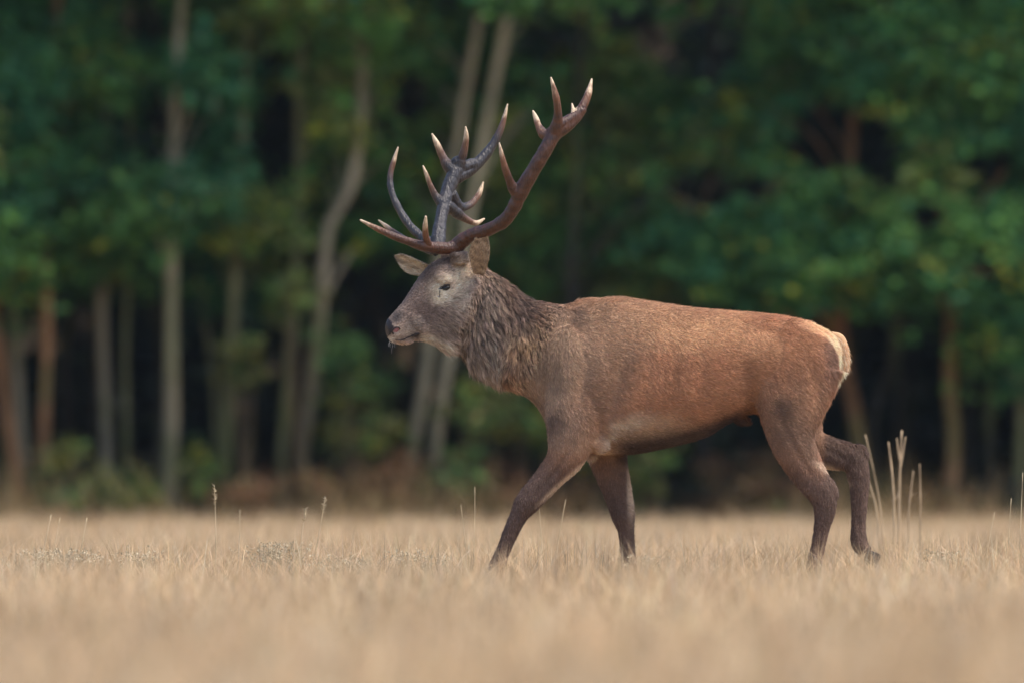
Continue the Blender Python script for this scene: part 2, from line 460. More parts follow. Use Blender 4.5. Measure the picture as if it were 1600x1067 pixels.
# ---- colour of the coat, painted by anatomy, with some light and shade painted in
FUR_GAIN = 1.56
C_BODY = srgb(158, 104, 68); C_BACK = srgb(150, 112, 84); C_SHO = srgb(152, 121, 97); C_NECK = srgb(122, 96, 77)
C_FACE = srgb(128, 108, 98); C_LEG = srgb(91, 69, 60); C_DARK = srgb(64, 50, 50); C_PALE = srgb(214, 190, 165); C_CREAM = srgb(225, 196, 160)
PAINT = [  # px, py, rx, ry, angle, colour, strength
    (1010, 480, 150, 40, 0, C_BACK, .8), (1090, 522, 150, 36, .08, srgb(178, 134, 96), .85),  # pale streak high on the flank is painted sheen
    (1060, 600, 140, 45, .05, srgb(166, 112, 76), .7), (1150, 590, 110, 45, 0, srgb(162, 110, 76), .6),
    (900, 570, 75, 110, 0, C_SHO, .95), (860, 590, 60, 90, .3, C_SHO, 1), (960, 540, 60, 60, 0, srgb(150, 116, 90), .7),
    (880, 665, 60, 40, 0, srgb(134, 106, 88), .8), (930, 640, 40, 60, 0, srgb(138, 100, 76), .7),
    (1245, 640, 75, 55, 0, srgb(146, 106, 78), .9), (1250, 685, 60, 40, 0, srgb(124, 94, 76), .9),
    (1225, 637, 17, 20, .4, srgb(90, 68, 58), .7), (1297, 570, 18, 45, .1, srgb(104, 76, 66), .8), (1290, 545, 20, 25, 0, srgb(110, 80, 66), .6),
    (1240, 510, 60, 25, .2, srgb(150, 98, 66), .6), (1280, 512, 36, 13, .45, srgb(214, 160, 118), .9),
    (1306, 530, 7, 24, -.4, srgb(222, 186, 150), .85), (1319, 570, 6, 46, .1, C_CREAM, .9),
    (1030, 690, 110, 22, -.08, srgb(160, 128, 100), .8), (985, 664, 30, 13, -.5, srgb(200, 170, 144), .8), (958, 686, 26, 7, -.75, srgb(200, 170, 144), .9), (1015, 668, 44, 14, -.1, srgb(176, 142, 112), .6),
    (1060, 712, 130, 16, -.12, srgb(60, 46, 42), .85), (1130, 680, 40, 12, -.3, srgb(52, 40, 40), .95), (1145, 660, 12, 14, 0, srgb(90, 62, 50), .8), (1166, 664, 10, 14, 0, srgb(170, 118, 62), .8),  # dark belly bands: dark hair plus painted shadow
    (905, 497, 15, 9, .7, srgb(84, 64, 56), .7), (868, 485, 14, 26, -.3, srgb(78, 60, 54), .7), (930, 470, 40, 10, 0, srgb(150, 110, 80), .6),
    (868, 655, 14, 10, -.7, srgb(84, 64, 56), .7),
]
def coat_color(P):
    px = P[:, 0] * S + 800; py = GY - P[:, 2] * S
    C = np.tile(C_BODY, (len(P), 1))
    def mix(w, col):
        nonlocal C
        w = np.clip(w, 0, 1)[:, None]; C = C * (1 - w) + np.asarray(col) * w
    jx = px + 8 * noise3(P, 6, 3); jy = py + 8 * noise3(P, 6, 4)
    for (x, y, rx, ry, an, col, st) in PAINT:
        dx, dy = jx - x, jy - y; ca, sa = math.cos(an), math.sin(an)
        u = (dx * ca + dy * sa) / rx; v = (-dx * sa + dy * ca) / ry
        mix(st * np.exp(-(u * u + v * v) ** 1.3 * .9), col)
    # lower legs
    lw = sstep(690, 760, py) * (1 - sstep(905, 935, py) * 0.0)
    mix(lw * .95, C_LEG)
    mix(sstep(690, 740, py) * sstep(900, 850, px) * .6, srgb(88, 68, 61))
    mix(sstep(1280, 1295, px) * sstep(672, 682, py), C_LEG)
    # lit rear edges of the legs, painted into the coat colour
    for (x, y, rx, ry, an) in ((917, 722, 40, 5, -.66), (868, 762, 36, 4, -.72), (986, 762, 6, 50, 0), (1296, 733, 26, 7, .38), (1316, 748, 16, 6, .6)):
        dx, dy = px - x, py - y; ca, sa = math.cos(an), math.sin(an)
        u = (dx * ca + dy * sa) / rx; v = (-dx * sa + dy * ca) / ry
        mix(.8 * np.exp(-(u * u + v * v) ** 1.5), srgb(196, 165, 140))
    # neck
    s = (px - 790) + 0.55 * (py - 530)
    nk = sstep(70, -5, s + 14 * noise3(P, 5, 9)) * sstep(-150, -70, s)
    mix(nk, C_NECK)
    for (x, y, rx, ry, an, col, st) in ((792, 452, 50, 28, .75, srgb(98, 70, 52), .95), (832, 482, 44, 38, .6, srgb(76, 56, 50), .85), (845, 530, 30, 50, .2, srgb(118, 90, 66), .6),
                                        (815, 535, 26, 22, 0, srgb(146, 112, 70), .45), (750, 560, 40, 40, 0, srgb(134, 113, 98), .7), (760, 480, 20, 60, 0, srgb(130, 108, 94), .6), (800, 615, 50, 16, .4, srgb(120, 96, 82), .6)):
        dx, dy = jx - x, jy - y; ca, sa = math.cos(an), math.sin(an)
        u = (dx * ca + dy * sa) / rx; v = (-dx * sa + dy * ca) / ry
        mix(st * np.exp(-(u * u + v * v) ** 1.3 * .9), col)
    # head
    hs = px + 0.45 * (py - 450)
    hd = sstep(752, 728, hs) * sstep(570, 545, py)
    mix(hd, C_FACE * 1.22)
    HP = [(668, 430, 26, 16, -.9, srgb(70, 56, 54), .9), (640, 455, 34, 9, -1.0, srgb(88, 78, 80), .8), (705, 408, 30, 9, .0, srgb(70, 54, 50), .8), (655, 480, 28, 30, 0, srgb(112, 92, 86), .8),
          (697, 451, 27, 19, -.35, srgb(206, 186, 164), 1), (690, 466, 15, 9, -.5, srgb(216, 198, 178), .95), (700, 448, 13, 8, -.3, srgb(120, 96, 84), .8), (722, 428, 16, 24, 0, srgb(186, 160, 134), .8), (715, 470, 24, 16, 0, srgb(160, 144, 130), .7),
          (700, 510, 30, 22, 0, srgb(128, 106, 92), .7), (668, 496, 20, 10, -.5, srgb(98, 80, 76), .7), (645, 508, 18, 10, -.4, srgb(130, 116, 108), .7),
          (620, 497, 13, 10, -.8, srgb(62, 56, 58), .95), (606, 515, 8, 12, 0, srgb(52, 48, 50), .95), (690, 535, 38, 7, .25, srgb(200, 174, 150), .8), (665, 529, 14, 5, .1, srgb(200, 178, 158), .9),
          (633, 521, 16, 6, -.15, srgb(150, 132, 120), .8), (622, 539, 24, 6, 0, srgb(170, 140, 122), .9), (610, 531, 7, 6, 0, srgb(186, 170, 156), .8), (649, 526, 7, 5, 0, srgb(50, 36, 38), .9)]
    for (x, y, rx, ry, an, col, st) in HP:
        dx, dy = px - x, py - y; ca, sa = math.cos(an), math.sin(an)
        u = (dx * ca + dy * sa) / rx; v = (-dx * sa + dy * ca) / ry
        mix(hd * st * np.exp(-(u * u + v * v) ** 1.4), col)
    C *= (1 + 0.10 * noise3(P, 9, 11))[:, None]
    C = (C.mean(1)[:, None] * .17 + C * .83) * np.array([1.0, 1.0, .95])
    # dark hair along the middle of the belly, with underside shade painted in
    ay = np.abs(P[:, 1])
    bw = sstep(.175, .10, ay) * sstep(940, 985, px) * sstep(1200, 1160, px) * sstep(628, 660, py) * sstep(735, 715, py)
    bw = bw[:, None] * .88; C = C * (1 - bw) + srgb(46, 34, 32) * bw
    # greyer throat and neck
    g = (nk * .18)[:, None]; C = C * (1 - g) + C.mean(1)[:, None] * np.array([1.08, .99, .93]) * g
    C = C * FUR_GAIN
    return np.clip(C, 0.004, 0.9)

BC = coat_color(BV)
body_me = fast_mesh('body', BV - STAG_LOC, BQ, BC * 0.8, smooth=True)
body = add_obj('body', body_me, M_SKIN, stag)

# ---- fur
def sample_surface(V, Q, N, weight, count, rng):
    T = np.vstack([Q[:, [0, 1, 2]], Q[:, [0, 2, 3]]]) if Q.shape[1] == 4 else Q
    ar = 0.5 * np.linalg.norm(np.cross(V[T[:, 1]] - V[T[:, 0]], V[T[:, 2]] - V[T[:, 0]]), axis=1) * weight[T].mean(1)
    c = np.cumsum(ar); idx = np.searchsorted(c, rng.random(count) * c[-1]); idx = np.clip(idx, 0, len(T) - 1)
    a = rng.random((count, 2)); fl = a.sum(1) > 1; a[fl] = 1 - a[fl]
    w = np.stack([1 - a.sum(1), a[:, 0], a[:, 1]], 1)
    P = (V[T[idx]] * w[:, :, None]).sum(1); n = (N[T[idx]] * w[:, :, None]).sum(1)
    return P, n / np.linalg.norm(n, axis=1)[:, None]

def fur_object(name, P, N, Dr, length, lift, col_root, col_tip, radius, parent, rng, clump=None, clump_amt=0.0, curl=0.0, npt=4, bend=0.5, csd=.16, cscale=(1, 1, 1)):
    n = len(P)
    Dr = Dr - N * (Dr * N).sum(1)[:, None]; Dr /= np.linalg.norm(Dr, axis=1)[:, None] + 1e-9
    Dr = Dr + rng.normal(size=Dr.shape) * 0.16
    sl, cl = np.sin(lift)[:, None], np.cos(lift)[:, None]
    t = np.linspace(0, 1, npt)
    pts = np.zeros((n, npt, 3))
    d0 = N * sl * 1.5 + Dr * cl; d0 /= np.linalg.norm(d0, axis=1)[:, None]
    d1 = N * sl * 0.35 + Dr * cl; d1 /= np.linalg.norm(d1, axis=1)[:, None]
    L = length[:, None]
    for i, tt in enumerate(t):
        pts[:, i] = P - N * 0.0015 + L * (d0 * (tt - bend * tt * tt * .5) + d1 * bend * tt * tt * .5)
    if curl:
        ph = noise3(P, 14, 21) * 6; bi = np.cross(N, Dr)
        for i, tt in enumerate(t): pts[:, i] += bi * (np.sin(ph + tt * 3.5) * curl * tt)[:, None] * L
    if clump is not None:
        kd = kdtree.KDTree(len(clump))
        PS_ = P * np.array(cscale)
        for i, q in enumerate(clump): kd.insert(PS_[q], i)
        kd.balance()
        own = np.array([kd.find(p)[1] for p in PS_]); c = clump[own]
        off = pts[c] - pts
        ax_ = Dr[c]; off = off - .75 * ax_[:, None] * (off * ax_[:, None]).sum(2)[:, :, None]
        f = (t ** 1.2 * clump_amt)[None, :, None]
        pts += off * f
        shade = np.random.default_rng(5).normal(1, csd, len(clump)).clip(.25, 1.9)[own]
        col_root = col_root * shade[:, None]; col_tip = col_tip * shade[:, None]
    cv = bpy.data.hair_curves.new(name)
    cv.add_curves([npt] * n)
    cv.attributes['position'].data.foreach_set('vector', np.ascontiguousarray((pts - STAG_LOC).reshape(-1, 3), np.float32).ravel())
    ra = cv.attributes.get('radius') or cv.attributes.new('radius', 'FLOAT', 'POINT')
    rr = radius[:, None] * (1 - 0.85 * t[None] ** 1.5)
    ra.data.foreach_set('value', rr.astype(np.float32).ravel())
    ca = cv.attributes.new('col', 'FLOAT_COLOR', 'POINT')
    cc = np.ones((n, npt, 4), np.float32)
    tt = sstep(.15, .8, t)[None, :, None]
    cc[:, :, :3] = np.clip(col_root[:, None] * (1 - tt) + col_tip[:, None] * tt, 0.003, .9)
    ca.data.foreach_set('color', cc.ravel())
    o = bpy.data.objects.new(name, cv); COL.objects.link(o)
    cv.materials.append(M_FUR); o.parent = parent
    o['kind'] = 'stuff'
    return o

rng = np.random.default_rng(3)
bpx = BV[:, 0] * S + 800; bpy_ = GY - BV[:, 2] * S
hs = bpx + 0.45 * (bpy_ - 450)
W_HEAD = sstep(752, 722, hs + 10 * noise3(BV, 12, 91)) * sstep(568, 556, bpy_)
ns = (bpx - 790) + 0.55 * (bpy_ - 530)
W_NECK = ((ns < 62) & (bpy_ < 680)).astype(float) * (1 - W_HEAD)
W_LEG = (bpy_ > 715).astype(float)
W_LEG[(bpx > 980) & (bpx < 1190)] = 0
W_BODY = 1 - np.maximum.reduce([W_HEAD, W_NECK, W_LEG])
# bare places on the face
def _ax(n):
    ax = turn(PIV + np.array([1, 0, 0.32])) - PIV; ax = ax - n * (ax @ n); return ax / np.linalg.norm(ax)
def _up(n):
    u = np.cross(n, _ax(n)); return u * np.sign(u[2])
def bare(P):
    m = np.ones(len(P), bool)
    for p, n in eyes: m &= np.linalg.norm(P - p, axis=1) > .0205 if False else (np.abs((P - p) @ n) > .03) | (((P - p) @ _ax(n)) ** 2 / .0265 ** 2 + ((P - p) @ _up(n)) ** 2 / .0112 ** 2 > 1)
    for p, n in nost: m &= np.linalg.norm(P - p, axis=1) > .010
    x = P[:, 0] * S + 800; y = GY - P[:, 2] * S
    m &= ~(((x - 603) / 12) ** 2 + ((y - 513) / 14.5) ** 2 < 1)
    for sy in (-1, 1):
        for q in catmull([q[0] for q in mouth_pts[sy]], 4): m &= np.linalg.norm(P - q, axis=1) > .0032
    return m
def jitter(C, rng, s=.2, warm=.05):
    k = np.exp(rng.normal(0, s, (len(C), 1)))
    return C * k * np.exp(rng.normal(0, warm, C.shape))

# coat of the trunk
P, N = sample_surface(BV, BQ, BN, W_BODY, 270000, rng)
px = P[:, 0] * S + 800; py = GY - P[:, 2] * S
Dr = np.tile(np.array([1.0, 0, -0.45]), (len(P), 1))
down = sstep(930, 860, px) + sstep(1200, 1290, px) * sstep(540, 640, py) + sstep(640, 690, py) * sstep(960, 900, px)
Dr = Dr * (1 - np.clip(down, 0, 1)[:, None] * .85) + np.array([0.25, 0, -1.0]) * np.clip(down, 0, 1)[:, None]
Dr += 0.35 * np.stack([noise3(P, 4, 31), np.zeros(len(P)), noise3(P, 4, 32)], 1)
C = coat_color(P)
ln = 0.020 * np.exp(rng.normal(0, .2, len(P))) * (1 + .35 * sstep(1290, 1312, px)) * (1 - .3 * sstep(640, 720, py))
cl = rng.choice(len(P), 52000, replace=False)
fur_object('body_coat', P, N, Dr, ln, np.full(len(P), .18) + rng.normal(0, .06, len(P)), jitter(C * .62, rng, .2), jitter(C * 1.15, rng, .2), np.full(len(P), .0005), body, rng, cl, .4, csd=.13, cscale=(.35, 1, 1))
# mane
P, N = sample_surface(BV, BQ, BN, W_NECK, 130000, rng)
px = P[:, 0] * S + 800; py = GY - P[:, 2] * S
Dr = np.tile(np.array([0.26, 0, -1.0]), (len(P), 1))
f = sstep(560, 625, py)[:, None]; Dr = Dr * (1 - f) + np.array([0.6, 0, -0.8]) * f
nape = px - 0.85 * (py - 430) - 790
f = sstep(-40, 20, nape)[:, None]; Dr = Dr * (1 - f) + np.array([0.9, 0, -.55]) * f
Dr += 0.34 * np.stack([noise3(P, 5, 41), np.zeros(len(P)), noise3(P, 5, 42) * .5], 1)
C = coat_color(P)
ss = (px - 790) + 0.55 * (py - 530)
ln = (0.052 - .028 * sstep(0, 62, ss)) * np.exp(rng.normal(0, .2, len(P))) * (1 + .25 * sstep(540, 600, py)) * (1 - .55 * sstep(-50, -80, ss)) * (1 - .55 * f[:, 0])
cl = rng.choice(len(P), 7000, replace=False)
wet = (.30 + .5 * sstep(-.2, .5, noise3(P, 3.5, 77)) * sstep(40, -10, ss))[:, None]
fur_object('mane', P, N, Dr, ln, np.full(len(P), .17) + rng.normal(0, .05, len(P)), jitter(C * (.36 - .3 * wet), rng, .25), jitter(C * 1.22, rng, .25), np.full(len(P), .0006), body, rng, cl, .8, curl=.12, npt=6, csd=.5, cscale=(1, 1, .18))
# face
P, N = sample_surface(BV, BQ, BN, W_HEAD, 70000, rng)
k = bare(P); P, N = P[k], N[k]
px = P[:, 0] * S + 800; py = GY - P[:, 2] * S
Dr = np.tile(np.array([0.85, 0.25, 0.45]), (len(P), 1))
f = (sstep(640, 700, px) * sstep(440, 500, py))[:, None]; Dr = Dr * (1 - f) + np.array([0.7, 0.2, -0.55]) * f
C = coat_color(P)
hs = px + 0.45 * (py - 450)
ln = (0.006 + .008 * sstep(620, 690, hs) + .026 * sstep(695, 750, hs) * sstep(430, 480, py) + .010 * sstep(524, 535, py) * sstep(650, 680, px)) * np.exp(rng.normal(0, .2, len(P)))
cl = rng.choice(len(P), 7000, replace=False)
fur_object('face_fur', P, N, Dr, ln, np.full(len(P), .25) + rng.normal(0, .08, len(P)), jitter(C * .6, rng, .22), jitter(C * 1.15, rng, .22), np.full(len(P), .00045), body, rng, cl, .6, csd=.22)
# legs
P, N = sample_surface(BV, BQ, BN, W_LEG, 60000, rng)
Dr = np.tile(np.array([0.1, 0, -1.0]), (len(P), 1))
C = coat_color(P)
ln = 0.012 * np.exp(rng.normal(0, .2, len(P)))
cl = rng.choice(len(P), 9000, replace=False)
fur_object('leg_fur', P, N, Dr, ln, np.full(len(P), .2) + rng.normal(0, .06, len(P)), jitter(C * .65, rng, .2), jitter(C * 1.15, rng, .22), np.full(len(P), .0005), body, rng, cl, .5, csd=.22, cscale=(1, 1, .35))

# ---- eyes, nose, mouth, gland
M_EYE = plain_mat('eye_dark', (0.006, 0.005, 0.004), 0.12, 0.35, 0.15)
M_LID = plain_mat('eyelid_skin', (0.03, 0.022, 0.02), 0.45, 0.4)
M_NOSE = plain_mat('wet_nose', (0.035, 0.026, 0.026), 0.5, 0.3, 0.0)
M_PINK = plain_mat('nostril_skin', (0.34, 0.13, 0.13), 0.45, 0.4)
def rel(me): 
    for v in me.vertices: v.co -= Vector(STAG_LOC)
    return me
for i, (p, n) in enumerate(eyes):
    ax = turn(PIV + np.array([1, 0, 0.32])) - PIV; ax = ax - n * (ax @ n); ax /= np.linalg.norm(ax); up = np.cross(n, ax); up *= np.sign(up[2])
    # eyeball: a lens shaped dome
    a = np.linspace(0, 2 * np.pi, 24, endpoint=False); R = []
    for t in np.linspace(.06, 1, 8):
        R.append(p - n * .009 + (np.cos(a)[:, None] * ax * .0255 + np.sin(a)[:, None] * up * .0100) * math.sin(t * np.pi / 2) + n * .0115 * math.cos(t * np.pi / 2))
    b = MB(); b.rings(R[::-1]); eo = add_obj('eye', rel(b.mesh('eye')), M_EYE, stag, True)
    # lids: a rim
    rim = [p - n * (.0055 - .003 * max(0, math.sin(t))) + ax * math.cos(t) * .0262 + up * math.sin(t) * (.0098 if math.sin(t) > 0 else .0092) for t in np.linspace(0, 2 * np.pi, 29)]
    b = MB(); b.tube(rim, np.array([.0048 if math.sin(t) > 0 else .0024 for t in np.linspace(0, 2 * np.pi, 29)]), 8)
    add_obj('eyelid', rel(b.mesh('eyelid')), M_LID, eo, True)
    # tear gland
    q = [nearest_surface(p - ax * (.026 + k * .005) - up * (.004 + k * .012))[0] + n * .001 for k in (0, .6, 1.2, 1.6)]
    b = MB(); b.tube(catmull(q, 4), np.linspace(.0034, .001, 13), 8)
    add_obj('tear_gland', rel(b.mesh('tear_gland')), M_LID, stag, True)
# nose pad: skin patch following the muzzle
sel = np.where(((bpx - 603) / 13) ** 2 + ((bpy_ - 513) / 15.5) ** 2 < 1)[0]
mask = np.zeros(len(BV), bool); mask[sel] = True
fq = BQ[mask[BQ].all(1)]; u, inv = np.unique(fq, return_inverse=True)
npad = fast_mesh('nose', BV[u] + BN[u] * .0012 - STAG_LOC, inv.reshape(fq.shape), smooth=True)
nose = add_obj('nose', npad, M_NOSE, stag)
for (p, n) in nost:
    ax = turn(PIV + np.array([.8, 0, .6])) - PIV; ax -= n * (ax @ n); ax /= np.linalg.norm(ax); up = np.cross(n, ax); up *= np.sign(up[2])
    a = np.linspace(0, 2 * np.pi, 18, endpoint=False)
    R = [p - n * .0045 + (np.cos(a)[:, None] * ax * .015 + np.sin(a)[:, None] * up * .0095) * s + n * .004 * (1 - s) for s in (.1, .5, .8, 1.0)]
    b = MB(); b.rings(R[::-1]); add_obj('nostril', rel(b.mesh('nostril')), M_PINK, nose, True)
    rim = [p - n * .001 + ax * math.cos(t) * .0165 + up * math.sin(t) * .0115 for t in np.linspace(-.4, np.pi + .6, 18)]
    b = MB(); b.tube(rim, np.linspace(.0022, .0036, 18), 8); add_obj('nostril_rim', rel(b.mesh('nostril_rim')), M_NOSE, nose, True)
for sy in (-1, 1):
    q = catmull([a + n_ * .0012 for a, n_ in mouth_pts[sy]], 6)
    b = MB(); b.tube(q, np.linspace(.0014, .0046, len(q)) * np.where(np.arange(len(q)) > len(q) * .7, 1.1, .8), 8); add_obj('mouth', rel(b.mesh('mouth')), M_LID, stag, True)
# whiskers on the chin
b = MB()
for i in range(7):
    p = turn(D(random.uniform(606, 622), random.uniform(532, 541), random.uniform(-.02, .02)))
    e = p + np.array([random.uniform(-.008, .006), random.uniform(-.01, .004), -random.uniform(.012, .035)])
    b.tube([p, (p + e) / 2 + np.array([-.003, 0, 0]), e], [.0004, .0003, .0002], 4)
add_obj('whiskers', rel(b.mesh('whiskers')), plain_mat('whisker_hair', (0.6, 0.57, 0.52), .5), stag)

# ---- ears
def make_ear(base, tip, wid, face, cup, name='ear'):
    """leaf shaped cupped shell from base to tip; face = direction of the open side"""
    base, tip, face = map(np.asarray, (base, tip, face)); ax = tip - base; L = np.linalg.norm(ax); ax = ax / L
    face = face - ax * (face @ ax); face /= np.linalg.norm(face); side = np.cross(ax, face)
    nu, nv = 26, 15; Vo, Vi = [], []
    for i in range(nu):
        t = i / (nu - 1)
        w = wid * (0.42 + 0.58 * math.sin(min(1, t / .55) * np.pi / 2)) * (1 - max(0, (t - .5) / .5) ** 2.2) + .002
        c = cup * (1 - .55 * t)
        for j in range(nv):
            s = -1 + 2 * j / (nv - 1)
            p = base + ax * L * t + side * w * math.sin(s * 1.25) / math.sin(1.25) + face * c * (s * s) * w / wid + face * .012 * math.sin(t * 3)
            Vo.append(p - face * .0025); Vi.append(p + face * .0025)
    q = np.arange(nu * nv).reshape(nu, nv)
    Q = np.stack([q[:-1, :-1].ravel(), q[:-1, 1:].ravel(), q[1:, 1:].ravel(), q[1:, :-1].ravel()], 1)
    n0 = nu * nv
    edge = np.concatenate([q[0, :], q[1:, -1], q[-1, -2::-1], q[-2:0:-1, 0]])
    e2 = np.roll(edge, -1)
    QE = np.stack([edge, e2, e2 + n0, edge + n0], 1)
    V = np.array(Vo + Vi); QQ = np.vstack([Q[:, ::-1], Q + n0, QE])
    return V, QQ, n0
def ear_obj(base, tip, wid, face, cup, c_out, c_in, c_edge):
    V, Q, n0 = make_ear(base, tip, wid, face, cup)
    N = vnormals(V, Q)
    inner = np.arange(len(V)) >= n0
    base, tip = np.asarray(base), np.asarray(tip); ax = tip - base; t = ((V - base) @ ax) / (ax @ ax)
    Cc = np.where(inner[:, None], c_in, c_out) * (1 + .35 * noise3(V, 45, 8))[:, None]
    Cc = Cc * (1 - .35 * sstep(.75, 1, t)[:, None])
    me = fast_mesh('ear', V - STAG_LOC, Q, np.clip(Cc, .01, .9), smooth=True)
    eo = add_obj('ear', me, M_SKIN, stag)
    r = np.random.default_rng(17)
    P, n = sample_surface(V, Q, N, np.ones(len(V)), 9000, r)
    kd = kdtree.KDTree(len(V))
    for i, v in enumerate(V): kd.insert(v, i)
    kd.balance()
    ii = np.array([kd.find(p)[1] for p in P])
    C = Cc[ii] * np.exp(r.normal(0, .5, (len(P), 1)))
    ln = np.where(inner[ii], .009, .006) * np.exp(r.normal(0, .3, len(P)))
    fur_object('ear_fur', P, n, np.tile(ax / np.linalg.norm(ax), (len(P), 1)), ln, np.full(len(P), .3), C * .45, C * 1.1, np.full(len(P), .00045), eo, r)
    return eo
EAR_OUT = srgb(158, 132, 110); EAR_IN = srgb(214, 184, 152)
ear_obj(D(750, 430, -.080), D(758, 361, -.150), .039, (-.35, -.9, -.1), .024, EAR_OUT, srgb(186, 158, 130), EAR_OUT)
ear_obj(D(676, 421, .105), D(619, 399, .20), .034, (-.2, -.9, -.45), .022, EAR_OUT, EAR_IN, EAR_OUT)

# ---- antlers
def antler(tines, label, cmain):
    mbx = MB(); samp, tipd, rads = [], [], []
    for tn, has_tip in tines:
        A = np.array([[*D(a, b, y), r / S] for a, b, y, r in tn])
        Cc = catmull(A, 8)
        wob = 1 + .05 * noise3(Cc[:, :3], 25, 3)
        mbx.tube(Cc[:, :3], np.maximum(Cc[:, 3] * wob * np.where(Cc[:, 3] * S < 8.5, .86, .95), .0012), 14)
        seg = np.r_[0, np.cumsum(np.linalg.norm(np.diff(Cc[:, :3], axis=0), axis=1))]
        samp.append(Cc[:, :3]); tipd.append((seg[-1] - seg) if has_tip else np.full(len(seg), 9.0))
    # burr
    c = D(tines[0][0][0][0], tines[0][0][0][1], tines[0][0][0][2])
    for k in range(12):
        t = k / 12 * 2 * np.pi
        mbx.ellipsoid(c + np.array([math.cos(t) * .026, math.sin(t) * .022, math.cos(t) * .008]), (.009, .009, .008), nu=8, nv=6)
    V, Q, E = remeshed(mbx, .0022, 4)
    SP = np.vstack(samp); TD = np.concatenate(tipd)
    kd = kdtree.KDTree(len(SP))
    for i, p in enumerate(SP): kd.insert(p, i)
    kd.balance()
    td = TD[np.array([kd.find(v)[1] for v in V])]
    f = sstep(.07, .015, td + .015 * noise3(V, 20, 5))[:, None]
    f0 = sstep(.16, .05, td)[:, None]
    Cc = cmain * (1 + .3 * noise3(V, 30, 6))[:, None]
    Cc = Cc * (1 - f0 * .6) + srgb(138, 92, 62) * f0 * .6
    Cc = Cc * (1 - f) + srgb(222, 196, 164) * f
    me = fast_mesh('antler', V - STAG_LOC, Q, np.clip(Cc, .01, .9), smooth=True)
    o = add_obj('antler', me, M_ANTLER, stag); o['label'] = label
    return o
antler([
    ([(712, 388, -.062, 13), (722, 378, -.08, 12.5), (737, 369, -.105, 12), (762, 361, -.15, 11), (788, 347, -.20, 11), (804, 325, -.235, 12), (814, 302, -.255, 13), (836, 265, -.28, 11.5), (852, 238, -.29, 11.5), (868, 208, -.285, 12)], False),
    ([(716, 386, -.07, 12), (696, 389, -.085, 10.5), (660, 385, -.125, 8.5), (622, 373, -.15, 7), (592, 360, -.15, 5.5), (563, 345, -.135, 1.6)], True),
    ([(672, 388, -.115, 7), (666, 372, -.145, 6), (665, 356, -.175, 5), (666, 340, -.20, 2)], True),
    ([(812, 308, -.25, 11), (801, 296, -.265, 9), (791, 272, -.295, 6.5), (785, 250, -.31, 5), (780, 227, -.315, 1.4)], True),
    ([(864, 218, -.285, 11), (849, 213, -.27, 9), (841, 200, -.255, 6), (837, 188, -.245, 5), (832, 176, -.24, 1.4)], True),
    ([(866, 212, -.29, 11), (871, 190, -.315, 8.5), (870, 168, -.335, 7), (866, 148, -.345, 5.5), (860, 126, -.35, 1.5)], True),
    ([(866, 214, -.285, 12), (886, 197, -.27, 11), (903, 181, -.255, 9), (914, 162, -.24, 7.5), (920, 145, -.225, 5.5), (924, 126, -.21, 1.4)], True),
    ([(897, 188, -.262, 7), (895, 176, -.255, 4), (893, 165, -.25, 1.2)], True),
    ([(858, 226, -.28, 9), (851, 215, -.268, 7.5), (846, 204, -.26, 5)], False),
    ([(853, 214, -.272, 7), (862, 207, -.28, 8), (872, 196, -.30, 8)], False),
    ([(870, 200, -.295, 9), (884, 194, -.28, 9), (898, 184, -.265, 8)], False),
    ([(884, 203, -.275, 9), (900, 190, -.262, 8), (911, 174, -.25, 7)], False),
], 'warm brown left antler sweeping back over the shoulder', srgb(74, 42, 28))
antler([
    ([(684, 392, .045, 13), (684, 380, .06, 13), (687, 352, .11, 10.5), (692, 325, .155, 10.5), (699, 296, .20, 11.5), (710, 270, .23, 13), (718, 256, .245, 12)], False),
    ([(682, 388, .055, 11), (660, 371, .09, 8.5), (640, 352, .13, 7.5), (622, 324, .17, 6.8), (610, 294, .20, 6), (609, 270, .215, 5.5), (614, 250, .22, 4.5), (621, 227, .22, 1.4)], True),
    ([(682, 391, .05, 10), (648, 382, .12, 7), (618, 364, .18, 5.5), (604, 353, .21, 4), (590, 342, .23, 1.5)], True),
    ([(694, 318, .165, 11), (681, 306, .17, 7.5), (672, 288, .165, 5), (666, 272, .16, 4), (660, 257, .155, 1.4)], True),
    ([(712, 268, .23, 12), (699, 256, .235, 9.5), (689, 238, .235, 7), (682, 222, .23, 5.5), (674, 206, .225, 1.5)], True),
    ([(716, 262, .24, 11), (722, 243, .225, 8), (727, 222, .21, 6), (728, 208, .20, 4.5), (727, 195, .195, 1.4)], True),
    ([(712, 274, .235, 12), (734, 262, .27, 11), (757, 240, .30, 9), (774, 215, .315, 7.5), (785, 190, .32, 5.5), (793, 158, .32, 1.4)], True),
    ([(706, 262, .235, 9), (714, 250, .236, 9), (724, 244, .228, 7)], False),
    ([(718, 262, .245, 11), (730, 256, .255, 10), (742, 252, .275, 9)], False),
    ([(700, 300, .20, 10), (706, 312, .215, 10), (714, 322, .235, 9)], False),
    ([(696, 318, .165, 10), (712, 330, .22, 9.5), (727, 340, .26, 7), (743, 346, .285, 5), (757, 339, .30, 1.8)], True),
    ([(704, 300, .195, 10), (716, 320, .235, 9), (733, 318, .27, 7), (747, 302, .295, 5.5), (755, 281, .305, 1.5)], True),
], 'dark bluish grey right antler rising above the forehead', srgb(46, 42, 46))

